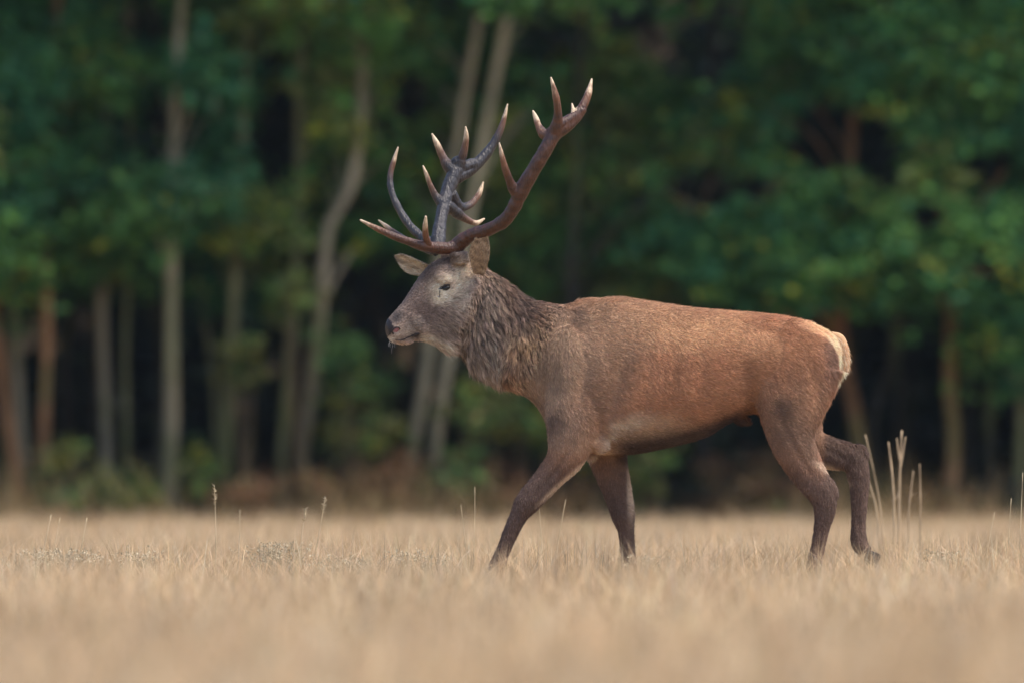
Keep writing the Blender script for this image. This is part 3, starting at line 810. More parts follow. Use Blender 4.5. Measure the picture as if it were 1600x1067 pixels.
# ---- hooves
M_HOOF = plain_mat('hoof_horn', (0.022, 0.018, 0.016), .7, .2)
def hoof(px, py, y, ang):
    for sy in (-1, 1):
        prof = [(-.030, .052, .012), (-.034, .03, .017), (-.05, .0, .019), (.022, .0, .017), (.026, .03, .016), (.022, .052, .012)]
        R = []
        for z, x0, x1, w in ((.056, -.024, .024, .012), (.04, -.03, .026, .016), (.02, -.042, .027, .018), (.0, -.056, .026, .019)):
            a = np.linspace(0, 2 * np.pi, 14, endpoint=False); cx, rx = (x0 + x1) / 2, (x1 - x0) / 2
            R.append(np.stack([cx + np.cos(a) * rx, sy * .018 + np.sin(a) * w, np.full(14, z)], 1))
        R = np.array(R); ca, sa = math.cos(ang), math.sin(ang)
        x, z = R[..., 0].copy(), R[..., 2] - .05
        R[..., 0] = x * ca + z * sa; R[..., 2] = -x * sa + z * ca
        R += D(px, py, y) 
        b = MB(); b.rings(R); add_obj('hoof', rel(b.mesh('hoof')), M_HOOF, stag, True)
hoof(761, 911, -.106, 0); hoof(975, 911, .11, 0); hoof(1257, 911, -.118, 0); hoof(1356, 868, .12, -1.15)

# ---- tail
tp = catmull([D(1299, 522, 0), D(1313, 530, 0), D(1319, 550, 0), D(1317, 572, 0)], 6)
b = MB(); b.tube(tp, np.array([.010 + .009 * math.sin(min(1, i / 12) * 2.4) for i in range(len(tp))]), 14)
tm = b.mesh('tail'); TVv = np.array([v.co[:] for v in tm.vertices])
tail = add_obj('tail', rel(tm), plain_mat('tail_skin', tuple(srgb(196, 158, 122)), .9, .1), stag, True)
r = np.random.default_rng(23)
n = 5000; k = r.integers(0, len(tp), n); an = r.random(n) * 6.283
Nn = np.stack([np.cos(an) * .8, np.sin(an), np.zeros(n)], 1); Nn /= np.linalg.norm(Nn, axis=1)[:, None]
Pp = tp[k] + Nn * .015
Cc = np.where((r.random(n) < .5)[:, None], srgb(232, 205, 175), srgb(206, 156, 114)) * np.exp(r.normal(0, .2, (n, 1)))
fur_object('tail_fur', Pp, Nn, np.tile(np.array([.1, 0, -1.0]), (n, 1)), .024 * np.exp(r.normal(0, .25, n)), np.full(n, .3), Cc * .8, Cc * 1.1, np.full(n, .0006), tail, r)

# ================================================================== GRASS
def blades(pos, h, w, lean, az, col, seg):
    n = len(pos); t = np.linspace(0, 1, seg + 1)
    V = np.zeros((n, 2 * seg + 1, 3)); Cc = np.zeros((n, 2 * seg + 1, 3))
    ld = np.stack([np.cos(az), np.sin(az), np.zeros(n)], 1)
    fa = RNG.random(n) * 6.283; wd = np.stack([np.cos(fa), np.sin(fa) * .5, np.zeros(n)], 1)
    for i, tt in enumerate(t):
        c = pos + ld * (lean * h * tt ** 1.8)[:, None]; c = c + np.array([0, 0, 1.0]) * (h * (tt - .25 * lean * tt * tt))[:, None]
        ww = (w * (1 - tt ** 2 * .9))[:, None] * .5
        if i < seg: V[:, 2 * i] = c - wd * ww; V[:, 2 * i + 1] = c + wd * ww
        else: V[:, 2 * i] = c
        k = .72 + .35 * tt  # darker towards the root: blade shading painted in to cut bounce
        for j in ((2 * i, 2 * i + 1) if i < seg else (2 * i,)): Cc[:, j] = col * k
    tris = []
    for i in range(seg - 1): tris += [(2 * i, 2 * i + 1, 2 * i + 3), (2 * i, 2 * i + 3, 2 * i + 2)]
    tris.append((2 * seg - 2, 2 * seg - 1, 2 * seg))
    T = np.array(tris)[None] + (np.arange(n) * (2 * seg + 1))[:, None, None]
    return V.reshape(-1, 3), T.reshape(-1, 3), Cc.reshape(-1, 3)

STRAW = np.array([srgb(206, 178, 140), srgb(214, 188, 150), srgb(190, 162, 124), srgb(200, 176, 150), srgb(196, 186, 160), srgb(176, 160, 120)])
def grass_zone(name, d0, d1, dens, seg, wmul, label):
    hw = lambda d: d * .05 * 1.55 + .9
    N_ = int(dens * (d1 - d0) * (hw(d0) + hw(d1)))
    dd = d0 + (d1 - d0) * RNG.random(N_ * 2); keep = RNG.random(N_ * 2) < hw(dd) / hw(d1); dd = dd[keep][:N_]
    xx = (RNG.random(len(dd)) * 2 - 1) * hw(dd)
    pos = np.stack([xx, dd - CAM_D, np.zeros(len(dd))], 1)
    # tufts
    q = pos * np.array([1, 1, 1]); ntf = noise3(q, 1.3, 51); big = noise3(q, .22, 52)
    h = .118 * np.exp(RNG.normal(0, .34, len(dd))) * (1 + .42 * ntf + .25 * big) * (1 + .35 * sstep(70, 80, dd) * noise3(q, .5, 57))
    tall = RNG.random(len(dd)) < .02; h[tall] *= 1.45
    h = np.clip(h, .04, .27)
    w = .0032 * wmul * np.exp(RNG.normal(0, .25, len(dd)))
    lean = np.abs(RNG.normal(.45, .5, len(dd))); az = RNG.random(len(dd)) * 6.283
    ci = RNG.choice(len(STRAW), len(dd), p=[.28, .2, .2, .14, .12, .06])
    col = STRAW[ci] * (1 + .20 * noise3(q, .5, 53) + .14 * noise3(q, 1.6, 58) + .16 * RNG.normal(size=len(dd)))[:, None]
    gr = (sstep(.25, .8, noise3(q, .9, 54)) * .35)[:, None]; col = col * (1 - gr) + srgb(186, 180, 158) * gr
    col = np.clip(col * np.array([1.10, 1.05, 1.04]), .05, .85)
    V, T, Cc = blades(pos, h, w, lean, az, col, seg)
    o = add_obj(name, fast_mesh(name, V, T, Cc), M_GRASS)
    tag(o, label, 'grass', kind='stuff')
    return o
RNG2 = np.random.default_rng(88)
grass_zone('near_grass', 9, 33, 620, 2, 1.5, 'pale dry meadow grass before the stag, blurred to a soft tan haze')
grass_zone('meadow_grass', 33, 48, 1350, 3, 1.0, 'straw coloured meadow grass round the feet of the stag')
grass_zone('far_grass', 48, 81.5, 300, 2, 1.5, 'dry straw coloured grass between the stag and the wood')

def rough_edge():
    n = 14000
    dd = 77.5 + 4.0 * RNG2.random(n) ** .7; xx = (RNG2.random(n) * 2 - 1) * 9
    pos = np.stack([xx, dd - CAM_D, np.zeros(n)], 1)
    pt = sstep(-.1, .7, noise3(pos, .35, 91) + .5 * noise3(pos, 1.1, 92)); kp = RNG2.random(n) < .12 + .88 * pt; pos, pt = pos[kp], pt[kp]; n = len(pos)
    h = (.18 + .28 * pt) * np.exp(RNG2.normal(0, .3, n))
    pal = np.array([srgb(176, 148, 108), srgb(150, 122, 86), srgb(130, 122, 82), srgb(190, 164, 124)])
    col = pal[RNG2.integers(0, 4, n)] * np.exp(RNG2.normal(0, .2, (n, 1)))
    V, T_, Cc = blades(pos, np.clip(h, .08, .8), np.full(n, .007), np.abs(RNG2.normal(.4, .3, n)), RNG2.random(n) * 6.283, col, 3)
    tag(add_obj('rough_grass', fast_mesh('rough_grass', V, T_, Cc), M_GRASS), 'taller brownish rough grass along the foot of the wood', 'grass', kind='stuff')
rough_edge()

# ---- single stalks
def stalk(name, base, pts, r0, label, cat='stalk', group=None, fork=None, head=None, col=srgb(184, 160, 130)):
    base = np.asarray(base); b = MB()
    pts = catmull(pts, 5); b.tube(pts - base, np.linspace(r0, r0 * .55, len(pts)), 7)
    me = b.mesh(name); set_col(me, np.tile(col, (len(me.vertices), 1)) * (1 + .25 * noise3(np.array([v.co[:] for v in me.vertices]) * 1.0 + base, 30, 3))[:, None])
    root = empty(name, base); tag(root, label, cat, group)
    add_obj('stem', me, M_STALK, root, True)
    for fk in (fork or []):
        f = catmull(fk, 4); b = MB(); b.tube(f - base, np.linspace(r0 * .7, r0 * .35, len(f)), 6)
        me = b.mesh('twig'); set_col(me, np.tile(col * .95, (len(me.vertices), 1))); add_obj('twig', me, M_STALK, root, True)
    if head:
        V, T = [], []
        for i in range(40):
            t = random.random(); p = pts[-1] * (1 - t) + pts[-3] * t
            d = np.array([random.gauss(0, 1), random.gauss(0, 1), random.uniform(.2, 1.4)]); d /= np.linalg.norm(d); s = np.cross(d, [.3, .9, .2]); s /= np.linalg.norm(s)
            k = len(V); V += [p - base - s * .0015, p - base + s * .0015, p - base + d * head * random.uniform(.5, 1)]; T.append((k, k + 1, k + 2))
        me = fast_mesh('seed_head', np.array(V), np.array(T), np.tile(col * 1.05, (len(V), 1))); add_obj('seed_head', me, M_STALK, root)
    return root
yb = 4.0
def G(px, py, y=yb): 
    d = CAM_D + y; return F(px, py, d)
def gbase(px, y=yb): 
    p = G(px, 900, y); p[2] = 0; return p
PS = [
    ('dead_stalk', 1384, [(1384, 930), (1376, 800), (1366, 740), (1352, 678)], .0055, 'thin dead stalk leaning left behind the raised hind leg of the stag', None, None),
    ('dead_stalk', 1378, [(1378, 930), (1370, 800), (1357, 750), (1347, 700)], .006, 'pale thin dead stalk touching the raised hind leg, leaning left', [[(1366, 776), (1352, 771)]], None),
    ('dead_stalk', 1398, [(1398, 930), (1397, 800), (1394, 740), (1388, 690)], .008, 'dead stalk with a blunt broken top beside the forked tall stalk', None, None),
    ('dead_stalk', 1405, [(1405, 930), (1405, 800), (1406, 740), (1409, 672)], .0095, 'tallest pale dead stalk, thick and forked at the top, behind the stag', [[(1406, 735), (1411, 705), (1415, 682)], [(1405, 768), (1400, 778), (1392, 782)], [(1406, 720), (1403, 700), (1401, 684)]], None),
    ('dead_stalk', 1419, [(1419, 930), (1420, 800), (1423, 770), (1427, 735)], .0055, 'short dead stalk leaning right beside the forked tall stalk', [[(1422, 775), (1427, 772)]], None),
    ('dead_stalk', 1438, [(1438, 930), (1438, 800), (1438, 760), (1437, 724)], .005, 'straight slim dead stalk standing apart to the right of the leaning short one', None, None),
]
for nm, bx, pts, r0, lab, fork, head in PS:
    stalk(nm, gbase(bx), [G(a, b) if b < 925 else gbase(a) for a, b in pts], r0 * .72, lab, 'dead stalk', 'dead stalks behind the stag', [[G(a, b) for a, b in f] for f in (fork or [])], head)
GS = [(335, 757, 337, .4, 1, .008), (375, 796, 368, .3, 0, .0), (80, 804, 55, -.3, 0, .0), (94, 808, 72, -.2, 0, 0), (136, 808, 112, -.2, 0, 0), (508, 778, 478, .5, 1, .007), (478, 794, 464, .6, 1, .006), (742, 760, 737, 1.0, 0, 0), (720, 788, 732, .4, 0, 0),
      (842, 785, 856, .7, 0, 0), (884, 780, 862, .9, 0, 0), (1580, 778, 1574, .6, 0, 0), (1598, 738, 1590, .4, 0, 0), (1554, 800, 1526, -.4, 0, 0)]
for i, (tx, ty, bx, y, hd, hl) in enumerate(GS):
    base = gbase(bx, y); tip = G(tx, ty, y); mid = base * .45 + tip * .55 + np.array([random.uniform(-.006, .006), 0, 0])
    if hd: lab, grp = 'thin upright grass stem with a small grey seed head above the meadow grass', 'seeding grass stems in the meadow'
    else: lab, grp = 'single bare straw coloured grass stem sticking up above the meadow grass', 'bare straw stems in the meadow'
    stalk('grass_stem', base, [base, mid, tip], .0019, lab, 'grass stem', grp, None, .022 if hd else None, srgb(206, 186, 152))

# ---- low grey weeds in the focus band
def weed(px, y, wpx, hgt, seed):
    r = np.random.default_rng(seed); base = gbase(px, y); V, T, Cc = [], [], []
    root = empty('dried_weed', base); tag(root, 'low clump of grey dried weeds with pale fluffy heads in the meadow grass', 'weed', 'grey dried weeds in the meadow')
    hw = wpx / S / 2; b = MB(); heads = []
    for i in range(int(20 + wpx * .5)):
        o = np.array([r.uniform(-hw, hw) * .8, r.uniform(-.12, .12), 0]); top = o + np.array([r.normal(0, .05), r.normal(0, .03), hgt * r.uniform(.6, 1.1)])
        b.tube([o, (o + top) / 2 + r.normal(0, .01, 3), top], [.0016, .0013, .0009], 4); heads.append(top)
        for k in range(2):
            e = top * .8 + o * .2; t2 = e + np.array([r.normal(0, .04), r.normal(0, .02), r.uniform(.01, .04)]); b.tube([e, t2], [.001, .0007], 4); heads.append(t2)
    me = b.mesh('stems'); set_col(me, np.tile(srgb(164, 150, 124), (len(me.vertices), 1))); so = add_obj('stems', me, M_STALK, root); so['kind'] = 'stuff'
    for h_ in heads:
        for k in range(4):
            d = r.normal(size=3); d /= np.linalg.norm(d); s = np.cross(d, r.normal(size=3)); s /= np.linalg.norm(s); q = h_ + d * .004
            n0 = len(V); V += [q - s * .003, q + s * .003, q + d * .009 + s * .001]; T.append((n0, n0 + 1, n0 + 2)); Cc += [srgb(200, 186, 158) * r.uniform(.7, 1.1)] * 3
    ho = add_obj('flower_heads', fast_mesh('flower_heads', np.array(V), np.array(T), np.array(Cc)), M_STALK, root); ho['kind'] = 'stuff'
for i, (px, y, w, h_) in enumerate([(75, -.9, 60, .17), (125, -.5, 70, .165), (215, -.4, 16, .18), (430, .6, 60, .19), (545, -.7, 60, .15), (640, -.2, 40, .165), (1010, -.9, 40, .15), (1480, -.3, 40, .16)]):
    weed(px, y, w, h_, 100 + i)

# ================================================================== THE WOOD
G_DEEP, G_MID, G_BLUE, G_YEL, G_OLIVE = srgb(66, 114, 62), srgb(94, 138, 68), srgb(56, 112, 78), srgb(166, 168, 58), srgb(126, 136, 76)
PAL = {'deep': [(G_DEEP, .6), (G_BLUE, .35), (G_MID, .05)], 'mid': [(G_MID, .55), (G_DEEP, .3), (G_BLUE, .1), (G_YEL, .05)], 'yel': [(G_YEL, .75), (G_MID, .25)],
       'olive': [(G_OLIVE, .55), (G_MID, .3), (G_YEL, .1), (G_DEEP, .05)], 'blue': [(G_BLUE, .7), (G_DEEP, .3)], 'brown': [(srgb(142, 108, 76), .6), (srgb(134, 116, 76), .3), (G_OLIVE, .1)], 'dark': [(srgb(38, 58, 48), .7), (srgb(34, 52, 56), .3)]}  # 'dark' leaves carry the shade of the deep wood in their colour
def leaves(blobs, rng, size=.06, allround=False):
    """blobs: centre, radii, count, palette"""
    Vs, Cs = [], []
    for c, rad, cnt, pal in blobs:
        # a blob is a set of sprays, each a small cluster of leaves
        ns_ = max(3, cnt // 14)
        sp = np.asarray(c) + rng.normal(size=(ns_, 3)) * np.asarray(rad) * .68
        own = rng.integers(0, ns_, cnt)
        p = sp[own] + rng.normal(size=(cnt, 3)) * np.array([.085, .085, .055]) * (np.mean(rad) / .4) ** .4
        u = rng.normal(size=(cnt, 3)) * np.array([1, 1, .45]); u /= np.linalg.norm(u, axis=1)[:, None]
        nrm = rng.normal(size=(cnt, 3)) * .7 + (0 if allround else 1) * np.array([0, -.35, .9]); v = np.cross(nrm, u); v /= np.linalg.norm(v, axis=1)[:, None] + 1e-9
        s = size * np.exp(rng.normal(0, .25, (cnt, 1)))
        fold = np.cross(u, v) * s * .12
        Vs.append(np.stack([p - u * s * .55, p + v * s * .34 + fold, p + u * s * .6, p - v * s * .34 + fold], 1))
        pc = np.array([x[0] for x in PAL[pal]]); pw = np.array([x[1] for x in PAL[pal]])
        spc = rng.choice(len(pc), ns_, p=pw / pw.sum()); ci = np.where(rng.random(cnt) < .7, spc[own], rng.choice(len(pc), cnt, p=pw / pw.sum()))
        col = pc[ci] * np.exp(rng.normal(0, .22, (cnt, 1))) * np.exp(rng.normal(0, .2, ns_))[own][:, None]
        Cs.append(np.repeat(col[:, None], 4, 1))
    V = np.concatenate(Vs).reshape(-1, 3); C = np.concatenate(Cs).reshape(-1, 3)
    return V, np.arange(len(V)).reshape(-1, 4), np.clip(C, .004, .6)

BARK = {'grey': srgb(138, 128, 108), 'green': srgb(120, 118, 86), 'orange': srgb(140, 104, 74), 'pale': srgb(152, 142, 118), 'dark': srgb(64, 60, 54)}
def tree(name, d, pts, r0px, r1px, bark, label, blobs=(), group=None, top=7.5, seed=0, crown=True, cat='tree'):
    """pts: trunk from the ground up in picture units at distance d"""
    rng = np.random.default_rng(seed); k = d / FPX
    W = [F(a, b, d) for a, b in pts]
    base = W[0].copy(); base[2] = 0
    sl = W[-1] - W[-2]; sl = sl / max(abs(sl[2]), .1)
    P3 = [base] + W
    z = W[-1][2]
    while z < top:
        z += 1.1; P3.append(P3[-1] + np.array([np.clip(sl[0], -.2, .2) * .8 + rng.normal(0, .06), rng.normal(0, .08), 1.1]))
    P3 = np.array(P3); C3 = catmull(P3, 6)
    t = np.linspace(0, 1, len(C3)); zz = C3[:, 2]
    fr = np.clip(zz / max(4.5, W[-1][2]), 0, 1)
    rad = .74 * (r0px * (1 - fr) + r1px * .8 * fr) * k; rad = np.where(zz > 4.5, rad * (1 - .75 * (zz - 4.5) / max(.1, zz.max() - 4.5 + .01)), rad)
    rad = np.maximum(rad, .008) * (1 + .35 * np.exp(-zz / .12)) * (1 + .06 * noise3(C3, 1.2, seed))
    root = empty(name, base); tag(root, label, cat, group)
    b = MB(); b.tube(C3 - base, rad, 12)
    # limbs
    limbs = []
    blobs = [(a_, b_, c_, d_, (e_ if (a_ > 1080 or (a_ < 260 and q_ % 2)) else (-.35 if (q_ % 2 and a_ < 240) or (q_ % 4 == 1 and a_ < 560) else abs(e_) + .3)), f_, g_) for q_, (a_, b_, c_, d_, e_, f_, g_) in enumerate(blobs)]
    bl = [(F(px, py, d + dy), np.array([rx * k, max(.22, .75 * (rx + ry) / 2 * k), ry * k]), int(cnt * 1.7), pal) for px, py, rx, ry, dy, cnt, pal in blobs]
    for c, rr, cnt, pal in bl:
        hz = max(.8, c[2] - abs(c[0] - base[0]) * .5 - .3); i = int(np.argmin(abs(zz - hz)))
        m = (C3[i] + c) / 2 + np.array([0, 0, .12]); L = catmull([C3[i], m, c, c + (c - m) * .4], 4)
        limbs.append((L, rad[i] * .4))
        for q in range(4):
            e = c + rng.normal(size=3) * rr * .7; limbs.append((np.array([c, (c + e) / 2 + np.array([0, 0, .04]), e]), rad[i] * .16))
    up = []
    if crown:
        for q in range(9):
            zc = rng.uniform(4.6, top + .4); i = int(np.argmin(abs(zz - min(zc - .5, zz.max()))))
            c = np.array([C3[i][0] + rng.normal(0, .8), C3[i][1] + rng.normal(0, .8), zc]); up.append((c, np.array([.8, .8, .55]), 170, 'mid'))
            limbs.append((catmull([C3[i], (C3[i] + c) / 2 + np.array([0, 0, .15]), c], 3), max(.012, rad[i] * .4)))
    for L, r_ in limbs: b.tube(L - base, np.linspace(r_, r_ * .4, len(L)), 6)
    me = b.mesh('trunk'); vv = np.array([v.co[:] for v in me.vertices]) + base
    cb = BARK[bark] * (1 + .22 * noise3(vv * np.array([1, 1, .4]), 2.5, seed + 1) + .15 * noise3(vv, 12, seed + 2))[:, None]
    moss = (sstep(.15, .7, noise3(vv, .8, seed + 3)) * .5)[:, None]; cb = cb * (1 - moss) + srgb(98, 104, 62) * moss
    set_col(me, np.clip(cb, .01, .6)); add_obj('trunk', me, M_BARK, root, True)
    if bl:
        V, Q, C = leaves(bl, rng)
        if d < 82:                                   # openings between the boughs
            cx = 800 + V[Q[:, 0], 0] / k; czz = HZ - (V[Q[:, 0], 2] - CAM_H) / k; ok = np.ones(len(Q), bool)
            jj = noise3(V[Q[:, 0]], 1.5, 19) * .35
            for ga, gb, gw, gh in OPEN: ok &= ((cx - ga) / gw) ** 2 + ((czz - gb) / gh) ** 2 > 1 + jj
            Q, C = Q[ok], C
        co = add_obj('crown', fast_mesh('crown', V - base, Q, C), M_LEAF, root); co['kind'] = 'stuff'
    if up:
        V, Q, C = leaves(up, rng, .15); co = add_obj('upper_crown', fast_mesh('upper_crown', V - base, Q, C), M_LEAF, root); co['kind'] = 'stuff'
    return root

OPEN = [(1085, 50, 92, 85), (1290, 220, 62, 58), (1372, 245, 38, 55), (1545, 265, 45, 26), (1095, 300, 52, 34), (438, 210, 40, 85), (262, 190, 38, 50), (640, 145, 30, 45), (1000, 15, 70, 45), (1440, 345, 36, 22), (500, 430, 34, 40), (225, 25, 50, 50), (860, 60, 60, 40), (1180, 300, 34, 22), (1530, 420, 26, 30)]
EXTRA = {}
def fill_foliage():
    """more boughs for the edge trees, clear of the open gaps in the wood"""
    r = np.random.default_rng(61)
    tr = {1: 0, 3: 74, 4: 160, 6: 270, 7: 372, 9: 464, 10: 545, 11: 700, 13: 900, 14: 1110, 15: 1325, 17: 1484, 19: 1602}
    gaps = [(1080, 50, 85), (1285, 220, 48), (1372, 245, 42), (440, 210, 42), (262, 195, 34), (1545, 265, 30), (1100, 290, 40), (640, 150, 30)]
    n = 0
    while n < 130:
        px, py = r.uniform(-30, 1630), r.uniform(-20, 480)
        if 420 < px < 840 and r.random() < .5: continue
        if px < 520 and py > 430 - .05 * px and r.random() < .8: continue
        if any((px - a) ** 2 + (py - b) ** 2 < (c + 35) ** 2 for a, b, c in gaps): continue
        pal = (['deep', 'blue', 'deep', 'mid'] if px < 380 else ['olive', 'olive', 'mid', 'deep'] if px < 1080 else ['mid', 'deep', 'blue', 'mid'])[r.integers(4)]
        k = min(tr, key=lambda q: abs(tr[q] - px) + r.uniform(0, 60))
        EXTRA.setdefault(k, []).append((px, py, r.uniform(40, 75), r.uniform(30, 52), (r.uniform(.25, 1.0) if 420 < px < 840 else r.uniform(-.7, .9)), int(r.uniform(300, 520)), pal)); n += 1
fill_foliage()
def T(*a, **k):
    sd = k.get('seed', 0)
    if sd in EXTRA: k['blobs'] = list(k.get('blobs', ())) + EXTRA[sd]
    return tree('broadleaf_tree', *a, **k)
GB = 842                                         # foot of the wood edge (picture units, used as the trunk's foot)
T(80, [(34, 790), (14, 660), (0, 560), (-14, 440), (-20, 200), (-22, 0)], 15, 11, 'orange', 'orange brown tree leaning towards the wood edge, crossing the grey trunk beside it', seed=1,
  blobs=[(20, 140, 50, 46, -.6, 420, 'yel'), (-20, 250, 60, 60, -.4, 420, 'deep'), (10, 330, 40, 70, -.7, 420, 'mid'), (0, 60, 70, 50, 0, 420, 'deep')])
T(80.6, [(42, 790), (30, 620), (20, 460), (18, 300), (22, 0)], 12, 9, 'grey', 'straight grey tree crossing behind the orange brown leaning trunk', seed=2,
  blobs=[(60, 420, 60, 40, .2, 420, 'deep'), (50, 20, 90, 50, .3, 500, 'blue')])
T(80, [(64, 790), (70, 640), (74, 520), (72, 400), (80, 200), (90, 0)], 13, 9, 'orange', 'tree with rusty orange upper trunk and pale foot at the wood edge', seed=3,
  blobs=[(130, 140, 50, 46, -.5, 420, 'yel'), (150, 120, 70, 60, -.4, 520, 'mid'), (80, 220, 90, 60, -.2, 620, 'blue'), (110, 330, 90, 60, -.2, 620, 'deep'), (80, 400, 60, 40, 0, 320, 'deep'), (190, 60, 60, 50, .2, 350, 'deep')])
T(80.5, [(166, 790), (166, 660), (160, 520), (158, 400), (165, 200), (170, 0)], 14, 10, 'grey', 'straight brownish grey tree left of a thin sapling at the wood edge', seed=4,
  blobs=[(170, 220, 80, 50, .1, 520, 'deep'), (160, 310, 90, 60, .1, 520, 'deep'), (150, 400, 60, 50, .1, 320, 'deep'), (190, 420, 50, 40, .1, 260, 'mid'), (110, 30, 80, 50, .3, 420, 'deep')])
T(80.3, [(198, 790), (198, 680), (196, 560), (200, 420), (205, 300)], 6, 4, 'green', 'thin mossy sapling between two thicker grey trunks', seed=5, top=4.5, crown=False,
  blobs=[(205, 330, 30, 40, 0, 160, 'deep')])
T(79.8, [(266, 790), (268, 640), (268, 480), (270, 300), (276, 120), (284, 0)], 17, 10, 'pale', 'stout straight pale grey tree with a broad foot at the wood edge', seed=6,
  blobs=[(250, 120, 80, 50, -.4, 520, 'deep'), (330, 130, 60, 45, -.5, 460, 'blue'), (340, 180, 60, 50, -.4, 460, 'deep'), (270, 310, 40, 40, -.4, 260, 'olive'), (300, 60, 60, 40, .3, 260, 'deep'), (250, 230, 30, 40, .4, 160, 'dark')])
T(80.2, [(352, 790), (356, 640), (366, 480), (372, 340), (382, 150), (392, 0)], 14, 9, 'green', 'mossy grey tree whose foot widens where a side stem joins', seed=7,
  blobs=[(340, 320, 60, 60, -.3, 620, 'olive'), (400, 340, 60, 50, -.4, 620, 'olive'), (440, 370, 55, 40, -.4, 520, 'mid'), (330, 400, 50, 45, -.3, 420, 'deep'), (350, 450, 40, 30, -.2, 260, 'deep'), (380, 30, 60, 40, 0, 260, 'olive')])
T(80.8, [(340, 790), (338, 700), (334, 600), (320, 500), (310, 420)], 6, 3, 'green', 'thin crooked side stem beside the mossy tree with the wide foot', seed=8, top=4.2, crown=False)
T(80.2, [(436, 790), (446, 640), (456, 500), (464, 360), (468, 200), (472, 0)], 12, 10, 'green', 'slim mossy green tree leaning right beside the bent trunk', seed=9,
  blobs=[(470, 140, 50, 40, -.3, 420, 'olive'), (500, 180, 50, 40, -.4, 360, 'olive'), (455, 430, 26, 50, -.2, 220, 'olive'), (480, 60, 50, 40, 0, 300, 'olive')])
T(79.9, [(464, 790), (480, 660), (496, 540), (506, 420), (514, 355), (548, 290), (562, 200), (566, 100), (570, 0)], 15, 11, 'grey', 'grey tree bent sharply right halfway up its trunk', seed=10,
  blobs=[(545, 130, 50, 50, .1, 360, 'olive'), (600, 110, 60, 60, .2, 460, 'mid'), (600, 250, 50, 50, .3, 360, 'mid'), (520, 230, 40, 50, .2, 260, 'mid')])
T(80.3, [(634, 790), (652, 660), (668, 560), (690, 380), (716, 220), (732, 120), (752, 0)], 13, 11, 'pale', 'pale grey tree leaning right, left one of the leaning pair behind the antlers', seed=11,
  blobs=[(660, 210, 50, 50, .4, 360, 'olive'), (670, 130, 60, 40, .5, 360, 'deep'), (640, 320, 60, 60, .5, 420, 'mid')])
T(79.9, [(670, 790), (688, 640), (704, 540), (726, 380), (756, 220), (776, 110), (796, 0)], 13, 12, 'pale', 'pale grey tree leaning right, right one of the leaning pair behind the antlers', seed=12,
  blobs=[(800, 210, 50, 50, .5, 300, 'olive'), (820, 30, 60, 30, .8, 200, 'dark'), (850, 160, 60, 50, .6, 300, 'deep')])
T(80.6, [(880, 790), (884, 640), (890, 480), (900, 300), (905, 100)], 9, 6, 'dark', 'slender dark tree hidden behind the chest and antlers of the stag', seed=13, top=5.5, crown=False,
  blobs=[(960, 110, 70, 50, -.3, 660, 'olive'), (1010, 160, 70, 60, -.3, 720, 'mid'), (900, 170, 60, 50, 0, 420, 'olive'), (960, 230, 90, 60, -.2, 720, 'olive'), (1060, 230, 60, 60, -.3, 520, 'mid'), (880, 330, 60, 60, -.1, 520, 'mid'),
         (840, 400, 70, 50, .1, 420, 'mid'), (920, 290, 60, 50, .1, 360, 'olive'), (1040, 310, 60, 50, -.1, 420, 'olive'), (960, 400, 80, 50, .2, 420, 'deep'), (1130, 230, 50, 40, -.3, 320, 'olive'), (1160, 170, 40, 30, -.2, 160, 'yel'), (1165, 230, 30, 30, -.3, 120, 'yel')])
T(81, [(1100, 790), (1100, 600), (1104, 400), (1110, 200), (1120, 0)], 12, 8, 'dark', 'dark tree rising behind the back of the stag', seed=14,
  blobs=[(1170, 60, 24, 60, -.2, 140, 'olive'), (1170, 110, 60, 30, -.3, 320, 'blue'), (1250, 90, 60, 40, -.4, 420, 'deep')])
T(80.2, [(1352, 790), (1344, 700), (1330, 620), (1318, 560), (1312, 440), (1326, 300), (1335, 150), (1340, 0)], 17, 10, 'orange', 'orange brown tree bent left, rising behind the tail of the stag', seed=15,
  blobs=[(1210, 330, 80, 50, -.7, 820, 'mid'), (1290, 290, 80, 55, -.8, 820, 'mid'), (1300, 370, 90, 50, -.9, 860, 'deep'), (1180, 400, 80, 45, -.7, 720, 'deep'), (1260, 430, 90, 45, -.9, 820, 'mid'), (1330, 440, 60, 30, -.9, 420, 'mid'), (1160, 450, 60, 30, -.6, 420, 'deep'), (1220, 180, 60, 40, -.4, 320, 'deep'), (1090, 330, 60, 50, -.4, 420, 'deep'), (1345, 435, 26, 20, -1.0, 140, 'yel')])
T(80.3, [(1362, 790), (1362, 720), (1368, 640), (1390, 570), (1400, 480)], 7, 4, 'dark', 'thin dark sapling curving right beside the orange brown bent tree', seed=16, top=4.0, crown=False)
T(79.9, [(1486, 790), (1490, 680), (1484, 600), (1488, 500), (1490, 380), (1480, 200), (1470, 0)], 16, 11, 'orange', 'lone upright brown tree with mossy lower trunk right of the dead stalks', seed=17,
  blobs=[(1440, 150, 90, 60, -.6, 860, 'mid'), (1390, 90, 70, 60, -.6, 660, 'deep'), (1500, 70, 90, 60, -.7, 860, 'mid'), (1450, 230, 60, 50, -.7, 460, 'deep'), (1430, 290, 60, 50, -.8, 520, 'olive'), (1500, 370, 80, 50, -.8, 760, 'mid'), (1420, 380, 70, 50, -.9, 720, 'mid'), (1450, 440, 80, 40, -.8, 660, 'deep'), (1370, 180, 50, 40, -.5, 320, 'olive'), (1350, 130, 60, 50, -.5, 460, 'deep')])
